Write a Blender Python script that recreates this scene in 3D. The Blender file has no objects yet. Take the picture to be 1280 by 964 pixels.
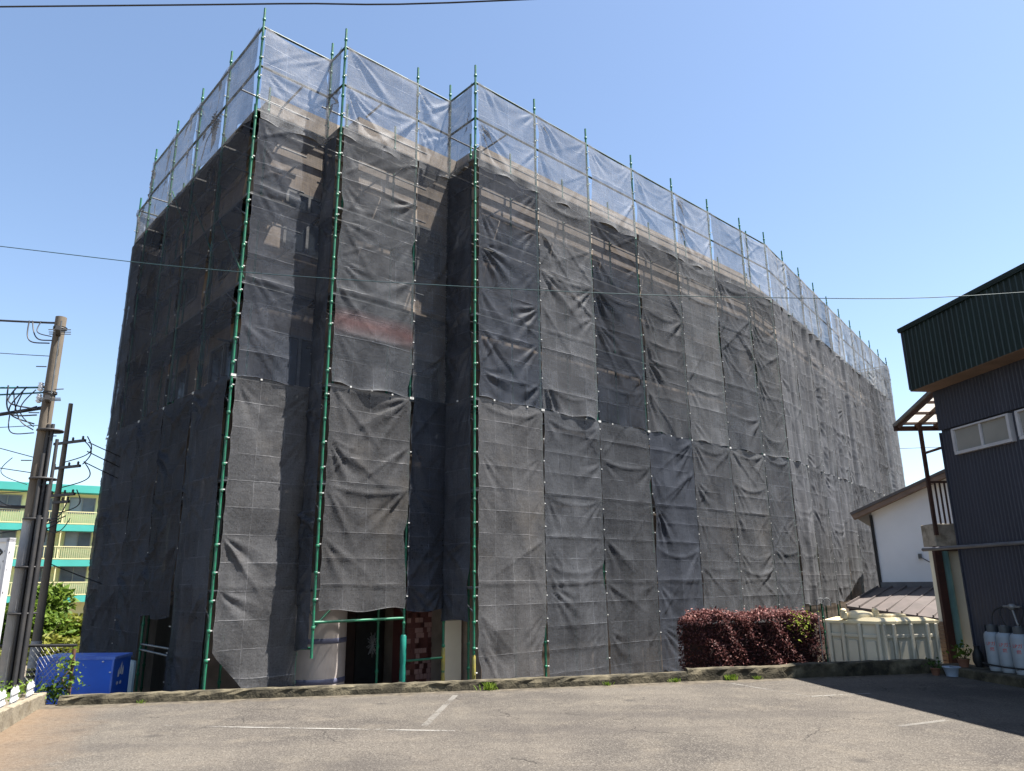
import bpy, bmesh, math, random
import numpy as np
from math import sin, cos, pi, radians as R
from mathutils import Vector, Matrix

# ------------------------------------------------------------------ camera, sky, sun
sc = bpy.context.scene
col = sc.collection
cam = bpy.data.cameras.new('camera'); camo = bpy.data.objects.new('camera', cam); col.objects.link(camo)
cam.sensor_fit = 'HORIZONTAL'; cam.sensor_width = 36; cam.lens = 920.8 / 1280 * 36
cam.clip_start = .05; cam.clip_end = 3000
TH, RHO = .2602, .0108
F_ = Vector((0, cos(TH), sin(TH))); U0 = Vector((0, -sin(TH), cos(TH))); R0 = Vector((1, 0, 0))
U_ = U0 * cos(RHO) + R0 * sin(RHO); R_ = R0 * cos(RHO) - U0 * sin(RHO)
camo.matrix_world = Matrix((( R_.x, U_.x, -F_.x, 0), (R_.y, U_.y, -F_.y, 0), (R_.z, U_.z, -F_.z, 1.7), (0, 0, 0, 1)))
sc.camera = camo
SUN_EL, SUN_AZ = R(65.5), R(93)
w = bpy.data.worlds.new('World'); sc.world = w; w.use_nodes = True
nt = w.node_tree
sky = nt.nodes.new('ShaderNodeTexSky'); sky.sky_type = 'NISHITA'; sky.sun_disc = False
sky.sun_elevation = SUN_EL; sky.sun_rotation = SUN_AZ
sky.air_density = 1.0; sky.dust_density = .6; sky.ozone_density = .55; sky.altitude = 20
nt.links.new(sky.outputs[0], nt.nodes['Background'].inputs[0]); nt.nodes['Background'].inputs[1].default_value = .062
sl = bpy.data.lights.new('sun', 'SUN'); sl.energy = 5.0; sl.angle = R(.5); sl.color = (1, .95, .87)
so = bpy.data.objects.new('sun', sl); col.objects.link(so)
so.rotation_euler = (pi / 2 - SUN_EL, 0, -SUN_AZ + pi); so.location = (20, 0, 40)
to_sun = Vector((cos(SUN_EL) * sin(SUN_AZ), cos(SUN_EL) * cos(SUN_AZ), sin(SUN_EL)))
so.rotation_euler = to_sun.to_track_quat('Z', 'Y').to_euler()
sc.view_settings.view_transform = 'Standard'; sc.view_settings.look = 'None'
sc.view_settings.exposure = 1.98; sc.view_settings.gamma = 1
sc.render.engine = 'CYCLES'
sc.cycles.use_denoising = True
sc.cycles.max_bounces = 6; sc.cycles.transparent_max_bounces = 16; sc.cycles.diffuse_bounces = 3

rnd = random.Random(5)
rs = np.random.RandomState(11)

# ------------------------------------------------------------------ helpers
def V(x, y=None, z=None): return Vector(x) if y is None else Vector((x, y, z))
WLOC = {}
def tag(o, label=None, cat=None, group=None, kind=None):
    if label: o['label'] = label
    if cat: o['category'] = cat
    if group: o['group'] = group
    if kind: o['kind'] = kind
    return o
def thing(name, loc, label, cat, group=None):
    o = bpy.data.objects.new(name, None); col.objects.link(o); o.location = loc; o.empty_display_size = .2
    WLOC[o.name] = Vector(loc)
    return tag(o, label, cat, group)
class MB:
    def __init__(s): s.v = []; s.f = []; s.m = []; s.sm = []
    def add(s, vs, fs, m=0, smooth=False):
        b = len(s.v); s.v += [tuple(v) for v in vs]
        for f in fs: s.f.append(tuple(b + i for i in f)); s.m.append(m); s.sm.append(smooth)
    def box(s, c, size, ax=None, m=0):
        c = V(c); X, Y, Z = ax or (V(1, 0, 0), V(0, 1, 0), V(0, 0, 1)); hx, hy, hz = [q / 2 for q in size]
        vs = [c + X * (hx * i) + Y * (hy * j) + Z * (hz * k) for k in (-1, 1) for j in (-1, 1) for i in (-1, 1)]
        s.add(vs, [(0, 2, 3, 1), (4, 5, 7, 6), (0, 1, 5, 4), (2, 6, 7, 3), (0, 4, 6, 2), (1, 3, 7, 5)], m); return s
    def bbox(s, c, size, b=.01, ax=None, m=0):           # bevelled box (chamfered along the local Z edges and the top)
        c = V(c); X, Y, Z = ax or (V(1, 0, 0), V(0, 1, 0), V(0, 0, 1)); hx, hy, hz = [q / 2 for q in size]
        def ring(ix, z): 
            o = []
            for (sx, sy) in ((-1, -1), (1, -1), (1, 1), (-1, 1)):
                p = [(sx * (hx - ix), sy * (hy - ix - b)), (sx * (hx - ix - b), sy * (hy - ix))]
                if sx * sy > 0: p = p[::-1]
                if sx * sy < 0: p = p
                o += p
            return [c + X * a + Y * d + Z * z for a, d in o]
        def order(r): return r
        rings = [ring(0, -hz), ring(0, hz - b), ring(b, hz)]
        vs = sum(rings, []); n = 8
        # sort every ring by angle so that the loop is simple
        idx = sorted(range(8), key=lambda i: math.atan2((rings[0][i] - c).dot(Y) / hy, (rings[0][i] - c).dot(X) / hx))
        fs = []
        for k in range(2):
            for i in range(8):
                a, d = idx[i], idx[(i + 1) % 8]; fs.append((k * n + a, k * n + d, (k + 1) * n + d, (k + 1) * n + a))
        fs.append(tuple(2 * n + i for i in idx)); fs.append(tuple(i for i in idx[::-1]))
        s.add(vs, fs, m); return s
    def tube(s, p, q, r, n=8, r2=None, m=0, caps=True):
        p, q = V(p), V(q); r2 = r if r2 is None else r2; d = (q - p).normalized()
        a = d.orthogonal().normalized(); b = d.cross(a)
        vs = [p + a * (r * cos(2 * pi * i / n)) + b * (r * sin(2 * pi * i / n)) for i in range(n)] + \
             [q + a * (r2 * cos(2 * pi * i / n)) + b * (r2 * sin(2 * pi * i / n)) for i in range(n)]
        s.add(vs, [(i, (i + 1) % n, n + (i + 1) % n, n + i) for i in range(n)], m, True)
        if caps: s.add(vs, [tuple(range(n))[::-1], tuple(range(n, 2 * n))], m)
        return s
    def path(s, pts, r, n=6, m=0):
        pts = [V(p) for p in pts]; vs = []; up = None
        for i, p in enumerate(pts):
            d = (pts[min(i + 1, len(pts) - 1)] - pts[max(i - 1, 0)]).normalized()
            a = d.orthogonal().normalized() if up is None else (up - d * up.dot(d)).normalized()
            up = a; b = d.cross(a)
            vs += [p + a * (r * cos(2 * pi * k / n)) + b * (r * sin(2 * pi * k / n)) for k in range(n)]
        fs = [(i * n + k, i * n + (k + 1) % n, (i + 1) * n + (k + 1) % n, (i + 1) * n + k) for i in range(len(pts) - 1) for k in range(n)]
        s.add(vs, fs, m, True); return s
    def lathe(s, c, prof, n=20, m=0, ax=None):
        c = V(c); X, Y, Z = ax or (V(1, 0, 0), V(0, 1, 0), V(0, 0, 1))
        vs = [c + X * (r * cos(2 * pi * k / n)) + Y * (r * sin(2 * pi * k / n)) + Z * z for r, z in prof for k in range(n)]
        fs = [(i * n + k, i * n + (k + 1) % n, (i + 1) * n + (k + 1) % n, (i + 1) * n + k) for i in range(len(prof) - 1) for k in range(n)]
        s.add(vs, fs, m, True)
        L = len(prof) - 1
        s.add(vs, [tuple(range(n))[::-1], tuple(L * n + k for k in range(n))], m); return s
    def prism(s, poly, z0, z1, m=0, caps=True):          # poly: list of (x, y), counter-clockwise
        n = len(poly); vs = [V(x, y, z0) for x, y in poly] + [V(x, y, z1) for x, y in poly]
        s.add(vs, [(i, (i + 1) % n, n + (i + 1) % n, n + i) for i in range(n)], m)
        if caps: s.add(vs, [tuple(range(n))[::-1], tuple(range(n, 2 * n))], m)
        return s
    def quad(s, a, b, c, d, m=0): s.add([a, b, c, d], [(0, 1, 2, 3)], m); return s
    def build(s, name, mats, parent=None, loc=None, label=None, kind=None, shift=True):
        me = bpy.data.meshes.new(name)
        off = Vector((0, 0, 0))
        if shift:
            if parent is not None: off = WLOC[parent.name]
            elif loc is not None: off = Vector(loc)
        me.from_pydata([(v[0] - off.x, v[1] - off.y, v[2] - off.z) for v in s.v], [], s.f)
        if not isinstance(mats, (list, tuple)): mats = [mats]
        for m in mats: me.materials.append(m)
        me.polygons.foreach_set('material_index', s.m); me.polygons.foreach_set('use_smooth', s.sm)
        me.update()
        return link(name, me, parent, off if parent is None else None, label, kind)
def link(name, me, parent=None, loc=None, label=None, kind=None):
    o = bpy.data.objects.new(name, me); col.objects.link(o)
    if loc is not None: o.location = loc
    if parent is not None:
        o.parent = parent; WLOC[o.name] = WLOC[parent.name] + Vector(o.location)
    else: WLOC[o.name] = Vector(o.location)
    if label: o['label'] = label
    if kind: o['kind'] = kind
    return o
def copy_tree(o, parent=None):
    c = o.copy(); col.objects.link(c); c.parent = parent
    for ch in list(o.children): copy_tree(ch, c)
    return c

# ------------------------------------------------------------------ materials
def mat(name, c1, c2=None, rough=.7, scale=6, detail=6, bump=0, bscale=None, metal=0, spec=.4, contrast=(.35, .65), stretch=None,
        c3=None, s3=1.5, t3=(.55, .75)):
    m = bpy.data.materials.new(name); m.use_nodes = True; nt = m.node_tree; N = nt.nodes; L = nt.links
    b = N['Principled BSDF']; b.inputs['Roughness'].default_value = rough; b.inputs['Metallic'].default_value = metal
    b.inputs['Specular IOR Level'].default_value = spec
    tc = N.new('ShaderNodeTexCoord'); src = tc.outputs['Object']
    if stretch:
        mp = N.new('ShaderNodeMapping'); mp.inputs['Scale'].default_value = stretch; L.new(src, mp.inputs[0]); src = mp.outputs[0]
    if c2 is None: c2 = tuple(x * .75 for x in c1)
    nz = N.new('ShaderNodeTexNoise'); nz.inputs['Scale'].default_value = scale; nz.inputs['Detail'].default_value = detail; L.new(src, nz.inputs[0])
    rp = N.new('ShaderNodeValToRGB'); rp.color_ramp.elements[0].position = contrast[0]; rp.color_ramp.elements[1].position = contrast[1]
    rp.color_ramp.elements[0].color = (*c1, 1); rp.color_ramp.elements[1].color = (*c2, 1); L.new(nz.outputs[0], rp.inputs[0])
    out = rp.outputs[0]
    if c3 is not None:
        n3 = N.new('ShaderNodeTexNoise'); n3.inputs['Scale'].default_value = s3; n3.inputs['Detail'].default_value = 8; n3.inputs['Roughness'].default_value = .65
        L.new(src, n3.inputs[0])
        r3 = N.new('ShaderNodeMapRange'); r3.inputs[1].default_value = t3[0]; r3.inputs[2].default_value = t3[1]; L.new(n3.outputs[0], r3.inputs[0])
        mx = N.new('ShaderNodeMix'); mx.data_type = 'RGBA'; mx.inputs[7].default_value = (*c3, 1)
        L.new(r3.outputs[0], mx.inputs[0]); L.new(out, mx.inputs[6]); out = mx.outputs[2]
    L.new(out, b.inputs['Base Color'])
    if bump:
        nb = N.new('ShaderNodeTexNoise'); nb.inputs['Scale'].default_value = bscale or scale * 4; nb.inputs['Detail'].default_value = 5; L.new(src, nb.inputs[0])
        bp = N.new('ShaderNodeBump'); bp.inputs['Strength'].default_value = bump; bp.inputs['Distance'].default_value = .02
        L.new(nb.outputs[0], bp.inputs['Height']); L.new(bp.outputs[0], b.inputs['Normal'])
    return m

def sheet_mat(name, col_, opac, red=None, sunlit_tan=.0):
    """open-weave construction mesh: holes let light and view through, threads scatter it"""
    m = bpy.data.materials.new(name); m.use_nodes = True; nt = m.node_tree; N = nt.nodes; L = nt.links
    N.remove(N['Principled BSDF']); out = N['Material Output']
    tc = N.new('ShaderNodeTexCoord')
    nz = N.new('ShaderNodeTexNoise'); nz.inputs['Scale'].default_value = 1.3; nz.inputs['Detail'].default_value = 7; nz.inputs['Roughness'].default_value = .62
    L.new(tc.outputs['Object'], nz.inputs[0])
    cr = N.new('ShaderNodeValToRGB'); e = cr.color_ramp.elements
    e[0].position = .32; e[0].color = (*[c * .78 for c in col_], 1); e[1].position = .7; e[1].color = (*[c * 1.3 for c in col_], 1)
    L.new(nz.outputs[0], cr.inputs[0]); c_out = cr.outputs[0]
    # packing fold lines worn pale, and each folded field of slightly different tone
    uvn = N.new('ShaderNodeUVMap'); uvn.uv_map = 'fold'
    def math_(op, a, b=None, c=None):
        k = N.new('ShaderNodeMath'); k.operation = op
        for i, v in enumerate((a, b, c)):
            if v is None: continue
            if isinstance(v, (int, float)): k.inputs[i].default_value = v
            else: L.new(v, k.inputs[i])
        return k.outputs[0]
    sx_ = N.new('ShaderNodeSeparateXYZ'); L.new(uvn.outputs[0], sx_.inputs[0])
    wob = N.new('ShaderNodeTexNoise'); wob.inputs['Scale'].default_value = 3; wob.inputs['Detail'].default_value = 3; L.new(uvn.outputs[0], wob.inputs[0])
    wv = math_('MULTIPLY_ADD', wob.outputs[0], .06, -.03)
    lines = None
    for o_, wd_ in ((0, .022), (1, .03)):
        f_ = math_('PINGPONG', math_('ADD', sx_.outputs[o_], wv), .5)
        mr_ = N.new('ShaderNodeMapRange'); mr_.inputs[1].default_value = wd_; mr_.inputs[2].default_value = .002; L.new(f_, mr_.inputs[0])
        lines = mr_.outputs[0] if lines is None else math_('MAXIMUM', lines, mr_.outputs[0])
    brk_ = N.new('ShaderNodeTexNoise'); brk_.inputs['Scale'].default_value = .9; brk_.inputs['Detail'].default_value = 5; L.new(uvn.outputs[0], brk_.inputs[0])
    bm_ = N.new('ShaderNodeMapRange'); bm_.inputs[1].default_value = .36; bm_.inputs[2].default_value = .62; L.new(brk_.outputs[0], bm_.inputs[0])
    lines = math_('MULTIPLY', lines, bm_.outputs[0])
    fl = N.new('ShaderNodeVectorMath'); fl.operation = 'FLOOR'; L.new(uvn.outputs[0], fl.inputs[0])
    wn_ = N.new('ShaderNodeTexWhiteNoise'); wn_.noise_dimensions = '3D'; L.new(fl.outputs[0], wn_.inputs[0])
    gr_ = N.new('ShaderNodeTexNoise'); gr_.inputs['Scale'].default_value = 38; gr_.inputs['Detail'].default_value = 4; gr_.inputs['Roughness'].default_value = .7; L.new(tc.outputs['Object'], gr_.inputs[0])
    k1 = math_('MULTIPLY_ADD', wn_.outputs[0], .22, .89); k2 = math_('MULTIPLY_ADD', gr_.outputs[0], 1.5, .25)
    oi_ = N.new('ShaderNodeObjectInfo'); k1 = math_('MULTIPLY', k1, math_('MULTIPLY_ADD', oi_.outputs['Random'], .5, .86))
    k3 = math_('MULTIPLY', math_('MULTIPLY', k1, k2), math_('MULTIPLY_ADD', lines, .9, 1.0))
    sc_ = N.new('ShaderNodeVectorMath'); sc_.operation = 'SCALE'; L.new(c_out, sc_.inputs[0]); L.new(k3, sc_.inputs['Scale']); c_out = sc_.outputs[0]
    # thread streaks
    mp = N.new('ShaderNodeMapping'); mp.inputs['Scale'].default_value = (60, 60, 3); L.new(tc.outputs['Object'], mp.inputs[0])
    st = N.new('ShaderNodeTexNoise'); st.inputs['Scale'].default_value = 1.0; st.inputs['Detail'].default_value = 3; L.new(mp.outputs[0], st.inputs[0])
    mp2 = N.new('ShaderNodeMapping'); mp2.inputs['Scale'].default_value = (3, 3, 60); L.new(tc.outputs['Object'], mp2.inputs[0])
    st2 = N.new('ShaderNodeTexNoise'); st2.inputs['Scale'].default_value = 1.0; st2.inputs['Detail'].default_value = 3; L.new(mp2.outputs[0], st2.inputs[0])
    ad = N.new('ShaderNodeMath'); ad.operation = 'ADD'; L.new(st.outputs[0], ad.inputs[0]); L.new(st2.outputs[0], ad.inputs[1])
    mr = N.new('ShaderNodeMapRange'); mr.inputs[1].default_value = .7; mr.inputs[2].default_value = 1.3; mr.inputs[3].default_value = opac - .09; mr.inputs[4].default_value = min(1, opac + .09)
    L.new(ad.outputs[0], mr.inputs[0])
    if sunlit_tan:  # tan patches: sunlit cloth and the lit wall behind, put into the colour
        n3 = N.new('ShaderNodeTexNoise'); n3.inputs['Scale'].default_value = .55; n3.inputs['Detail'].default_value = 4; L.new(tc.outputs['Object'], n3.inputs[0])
        r3 = N.new('ShaderNodeMapRange'); r3.inputs[1].default_value = .56; r3.inputs[2].default_value = .72; r3.inputs[4].default_value = sunlit_tan; L.new(n3.outputs[0], r3.inputs[0])
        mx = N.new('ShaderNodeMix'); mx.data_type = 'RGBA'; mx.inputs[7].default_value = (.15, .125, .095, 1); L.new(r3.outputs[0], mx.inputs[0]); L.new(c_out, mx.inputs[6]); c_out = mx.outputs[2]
    if red:                                             # a rust-red stain at one height of this sheet
        sp = N.new('ShaderNodeSeparateXYZ'); L.new(tc.outputs['Object'], sp.inputs[0])
        s1 = N.new('ShaderNodeMath'); s1.operation = 'SUBTRACT'; s1.inputs[1].default_value = red; L.new(sp.outputs[2], s1.inputs[0])
        s2 = N.new('ShaderNodeMath'); s2.operation = 'ABSOLUTE'; L.new(s1.outputs[0], s2.inputs[0])
        s3 = N.new('ShaderNodeMapRange'); s3.inputs[1].default_value = .3; s3.inputs[2].default_value = .0; s3.inputs[3].default_value = 0; s3.inputs[4].default_value = .55; L.new(s2.outputs[0], s3.inputs[0])
        s4 = N.new('ShaderNodeMath'); s4.operation = 'MULTIPLY'; L.new(s3.outputs[0], s4.inputs[0]); L.new(nz.outputs[0], s4.inputs[1])
        mx = N.new('ShaderNodeMix'); mx.data_type = 'RGBA'; mx.inputs[7].default_value = (.22, .06, .045, 1); L.new(s4.outputs[0], mx.inputs[0]); L.new(c_out, mx.inputs[6]); c_out = mx.outputs[2]
    nb = N.new('ShaderNodeTexNoise'); nb.inputs['Scale'].default_value = 11; nb.inputs['Detail'].default_value = 6; L.new(tc.outputs['Object'], nb.inputs[0])
    bp = N.new('ShaderNodeBump'); bp.inputs['Strength'].default_value = .5; bp.inputs['Distance'].default_value = .02; L.new(math_('ADD', math_('MULTIPLY_ADD', nb.outputs[0], .8, math_('MULTIPLY', gr_.outputs[0], .25)), math_('MULTIPLY', lines, .45)), bp.inputs['Height'])
    df = N.new('ShaderNodeBsdfDiffuse'); L.new(c_out, df.inputs[0]); L.new(bp.outputs[0], df.inputs['Normal'])
    gl = N.new('ShaderNodeBsdfGlossy'); gl.inputs['Roughness'].default_value = .5; gl.inputs[0].default_value = (.3, .3, .3, 1); L.new(bp.outputs[0], gl.inputs['Normal'])
    tl = N.new('ShaderNodeBsdfTranslucent'); L.new(c_out, tl.inputs[0])
    m1 = N.new('ShaderNodeMixShader'); m1.inputs[0].default_value = .22; L.new(df.outputs[0], m1.inputs[1]); L.new(tl.outputs[0], m1.inputs[2])
    m2 = N.new('ShaderNodeMixShader'); m2.inputs[0].default_value = .03; L.new(m1.outputs[0], m2.inputs[1]); L.new(gl.outputs[0], m2.inputs[2])
    tr = N.new('ShaderNodeBsdfTransparent')
    m3 = N.new('ShaderNodeMixShader'); L.new(mr.outputs[0], m3.inputs[0]); L.new(tr.outputs[0], m3.inputs[1]); L.new(m2.outputs[0], m3.inputs[2])
    L.new(m3.outputs[0], out.inputs[0])
    return m

M = {}
M['green'] = mat('green_steel', (.0096, .136, .068), (.016, .088, .056), .45, 14, c3=(.096, .128, .104), s3=9, t3=(.58, .7))
M['dark_green'] = mat('dark_green_steel', (.01, .045, .032), (.012, .03, .025), .5, 14)
M['galv'] = mat('galvanised', (.13, .135, .14), (.08, .085, .09), .5, 9, metal=.4)
M['deck'] = mat('deck_steel', (.21, .203, .189), (.14, .133, .126), .7, 5)
M['yellow'] = mat('guard_yellow', (.26, .22, .04), (.16, .15, .05), .6, 10)
M['teal_pad'] = mat('teal_pad', (.005, .15, .115), (.005, .11, .085), .5, 6)
M['black'] = mat('black_rubber', (.012, .012, .013), (.02, .02, .02), .6, 8)
M['tie'] = mat('white_tie', (.49, .49, .476), (.35, .35, .336), .7, 10)
M['wall_tile'] = mat('wall_render', (.3, .245, .2), (.2, .16, .13), .8, 3, bump=.2, bscale=20)
M['cornice'] = mat('cornice_render', (.286, .2365, .1925), (.22, .1815, .1485), .8, 2.5)
M['dark_glass'] = mat('dark_glass', (.02, .025, .03), (.03, .035, .04), .08, 2, spec=.5)
M['alu'] = mat('aluminium', (.22, .22, .22), (.17, .17, .17), .4, 6, metal=.3)
M['door'] = mat('dark_door', (.035, .018, .016), (.02, .012, .011), .5, 4)
M['bronze'] = mat('grey_ornament', (.25, .25, .26), (.15, .15, .16), .4, 8)
M['colwhite'] = mat('column_wrap', (.36, .32, .3), (.28, .25, .235), .5, 2)
M['blue_band'] = mat('blue_band', (.09, .095, .15), (.07, .075, .12), .6, 5)
M['tile_red'] = mat('tile_red', (.1, .035, .03), (.07, .025, .025), .5, 4)
M['tile_pink'] = mat('tile_pink', (.27, .16, .145), (.2, .12, .11), .5, 4)
M['beige'] = mat('beige_panel', (.78, .73, .6), (.7, .65, .53), .7, 2)
M['concrete'] = mat('concrete', (.36, .33, .28), (.25, .23, .2), .9, 5, bump=.4, bscale=40, c3=(.12, .1, .07), s3=2.5)
M['mossy'] = mat('mossy_concrete', (.12, .102, .066), (.054, .045, .027), .95, 4, bump=.6, bscale=30, c3=(.0168, .0144, .0084), s3=3, t3=(.4, .62))
M['block'] = mat('block_concrete', (.21, .182, .133), (.14, .119, .0875), .95, 5, bump=.5, bscale=35, c3=(.084, .063, .035), s3=4)
M['white'] = mat('white_paint', (.64, .64, .64), (.576, .576, .576), .5, 5)
M['skip'] = mat('blue_steel', (.02, .12, .6), (.016, .1, .52), .4, 2.5, c3=(.03, .03, .06), s3=1.3, t3=(.62, .78))
M['skip_edge'] = mat('worn_blue_edge', (.12, .22, .6), (.05, .12, .5), .5, 8)
M['asph_line'] = None
M['navy'] = mat('navy_siding', (.034, .037, .053), (.029, .032, .046), .45, 3, stretch=(1, 1, .2))
M['fascia'] = mat('green_black_fascia', (.007, .018, .017), (.006, .014, .0135), .4, 2, stretch=(1, 1, .3))
M['soffit'] = mat('brown_soffit', (.22, .15, .11), (.16, .11, .08), .8, 3)
M['frost'] = mat('frosted_glass', (.27, .265, .24), (.21, .205, .19), .2, 1.5, spec=.5)
M['sash'] = mat('window_sash', (.46, .46, .48), (.38, .38, .4), .4, 4)
M['brown_steel'] = mat('brown_steel', (.05, .022, .018), (.035, .018, .016), .5, 8, c3=(.12, .045, .02), s3=5, t3=(.6, .75))
M['polycarb'] = None
M['cream'] = mat('cream_render', (.74, .72, .6), (.66, .64, .53), .85, 1.5)
M['teal_pipe'] = mat('teal_pipe', (.17, .32, .32), (.12, .25, .25), .5, 3)
M['grey_pipe'] = mat('grey_pipe', (.12, .12, .13), (.09, .09, .1), .5, 6)
M['house'] = mat('white_render', (.8, .8, .8), (.74, .74, .74), .85, 1.2, bump=.1, bscale=30, c3=(.5, .49, .47), s3=1.1, t3=(.62, .8))
M['roofmetal'] = mat('brown_roof_metal', (.1, .083, .078), (.08, .068, .064), .5, 3)
M['brick'] = mat('tan_brick', (.45, .3, .19), (.35, .23, .15), .8, 6)
M['tank'] = mat('tank_frp', (.5, .455, .355), (.43, .39, .3), .5, 2.5, c3=(.42, .37, .28), s3=2.2, t3=(.58, .78))
M['tank_top'] = mat('tank_top_frp', (.62, .53, .34), (.54, .46, .29), .55, 3, c3=(.34, .27, .16), s3=3, t3=(.6, .8))
M['gas'] = mat('gas_grey', (.27, .3, .33), (.22, .25, .28), .4, 4, c3=(.25, .25, .25), s3=5, t3=(.62, .75))
M['cyl_collar'] = mat('collar_grey', (.07, .075, .08), (.04, .042, .045), .5, 6)
M['red_print'] = mat('red_print', (.5, .03, .03), (.4, .02, .02), .6, 9)
M['black_print'] = mat('black_print', (.012, .012, .014), (.02, .02, .02), .6, 9)
M['white_print'] = mat('white_print', (.7, .7, .72), (.6, .6, .62), .6, 9)
M['pole'] = mat('pole_concrete', (.15, .1237, .0938), (.09, .075, .06), .9, 4, bump=.3, bscale=30, stretch=(1, 1, .25), c3=(.0825, .06, .045), s3=2)
M['pole_wrap'] = mat('pole_wrap', (.3, .294, .294), (.252, .246, .246), .7, 5, bump=.5, bscale=60)
M['conduit'] = mat('conduit', (.022, .022, .025), (.035, .033, .033), .6, 5)
M['cable'] = mat('cable', (.012, .014, .018), (.02, .022, .028), .5, 8)
M['cable_green'] = mat('cable_green', (.02, .13, .13), (.02, .08, .09), .5, 8)
M['cable_teal'] = mat('cable_dark_teal', (.008, .045, .05), (.01, .03, .04), .6, 8)
M['rust'] = mat('rusty_steel', (.1, .045, .025), (.05, .028, .02), .8, 9)
M['chain'] = mat('chain_wire', (.3, .3, .28), (.2, .2, .19), .5, 8, metal=.4)
M['ywall'] = mat('yellow_wall', (.85, .76, .4), (.8, .7, .36), .85, .6, c3=(.66, .52, .24), s3=.5, t3=(.55, .8))
M['teal'] = mat('teal_fascia', (.05, .34, .3), (.045, .3, .265), .6, .8)
M['yrail'] = mat('cream_rail', (.6, .555, .315), (.5625, .5175, .285), .6, 1)
M['far_glass'] = mat('far_glass', (.08, .09, .12), (.14, .15, .19), .25, .7)
M['curtain'] = mat('curtain', (.3, .32, .38), (.2, .22, .27), .5, .6)
def leafmat(name, cs, scale=18, trans=.3):
    m = bpy.data.materials.new(name); m.use_nodes = True; nt = m.node_tree; N = nt.nodes; L = nt.links
    N.remove(N['Principled BSDF']); tc = N.new('ShaderNodeTexCoord')
    nz = N.new('ShaderNodeTexNoise'); nz.inputs['Scale'].default_value = scale; nz.inputs['Detail'].default_value = 2; L.new(tc.outputs['Object'], nz.inputs[0])
    rp = N.new('ShaderNodeValToRGB'); e = rp.color_ramp.elements
    e[0].position = .3; e[0].color = (*cs[0], 1); e[1].position = .7; e[1].color = (*cs[2], 1); k = e.new(.5); k.color = (*cs[1], 1)
    L.new(nz.outputs[0], rp.inputs[0])
    d = N.new('ShaderNodeBsdfPrincipled'); d.inputs['Roughness'].default_value = .6; d.inputs['Specular IOR Level'].default_value = .2; L.new(rp.outputs[0], d.inputs['Base Color'])
    t = N.new('ShaderNodeBsdfTranslucent'); L.new(rp.outputs[0], t.inputs[0])
    mx = N.new('ShaderNodeMixShader'); mx.inputs[0].default_value = trans; L.new(d.outputs[0], mx.inputs[1]); L.new(t.outputs[0], mx.inputs[2])
    L.new(mx.outputs[0], N['Material Output'].inputs[0]); return m
M['leaf_red'] = leafmat('red_leaves', [(.036, .0135, .0126), (.0675, .0234, .0234), (.108, .0432, .0378)], 14)
M['leaf_pink'] = leafmat('pink_new_leaves', [(.15, .06, .06), (.25, .11, .105), (.34, .19, .16)], 14)
M['leaf_lime'] = leafmat('lime_leaves', [(.14, .182, .021), (.21, .252, .035), (.28, .294, .056)], 14)
M['leaf_green'] = leafmat('green_leaves', [(.045, .09, .0112), (.09, .15, .0188), (.15, .195, .03)], 4, .4)
M['leaf_olive'] = leafmat('olive_leaves', [(.09, .1125, .015), (.15, .165, .0263), (.2025, .195, .045)], 4, .4)
M['leaf_dark'] = leafmat('dark_leaves', [(.02, .05, .012), (.04, .08, .015), (.07, .11, .02)], 8)
M['grass'] = leafmat('weed_leaves', [(.075, .1275, .015), (.1275, .195, .0225), (.1875, .24, .045)], 20, .4)
M['bark'] = mat('bark', (.1, .075, .05), (.06, .045, .03), .9, 8, bump=.5)
M['hedge_twigs'] = mat('hedge_twigs', (.03, .012, .012), (.012, .006, .006), .9, 30, bump=.8)
M['pot'] = mat('terracotta', (.2, .09, .055), (.15, .07, .045), .8, 8)
M['basin'] = mat('blue_plastic', (.3, .36, .45), (.25, .3, .38), .5, 5)
M['pale_panel'] = mat('pale_green_panel', (.3, .4, .42), (.24, .33, .35), .6, 5)
M['brown_wood'] = mat('brown_door_wood', (.3, .2, .13), (.22, .15, .1), .6, 6, stretch=(1, 1, .2))
m = bpy.data.materials.new('polycarbonate'); m.use_nodes = True; n_ = m.node_tree; b = n_.nodes['Principled BSDF']
b.inputs['Base Color'].default_value = (.6, .52, .4, 1); b.inputs['Roughness'].default_value = .4
_t = n_.nodes.new('ShaderNodeBsdfTransparent'); _l = n_.nodes.new('ShaderNodeBsdfTranslucent'); _l.inputs[0].default_value = (.6, .52, .4, 1)
_m = n_.nodes.new('ShaderNodeMixShader'); _m.inputs[0].default_value = .5; n_.links.new(b.outputs[0], _m.inputs[1]); n_.links.new(_l.outputs[0], _m.inputs[2])
_k = n_.nodes.new('ShaderNodeMixShader'); _k.inputs[0].default_value = .55; n_.links.new(_m.outputs[0], _k.inputs[1]); n_.links.new(_t.outputs[0], _k.inputs[2])
n_.links.new(_k.outputs[0], n_.nodes['Material Output'].inputs[0]); M['polycarb'] = m

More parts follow.
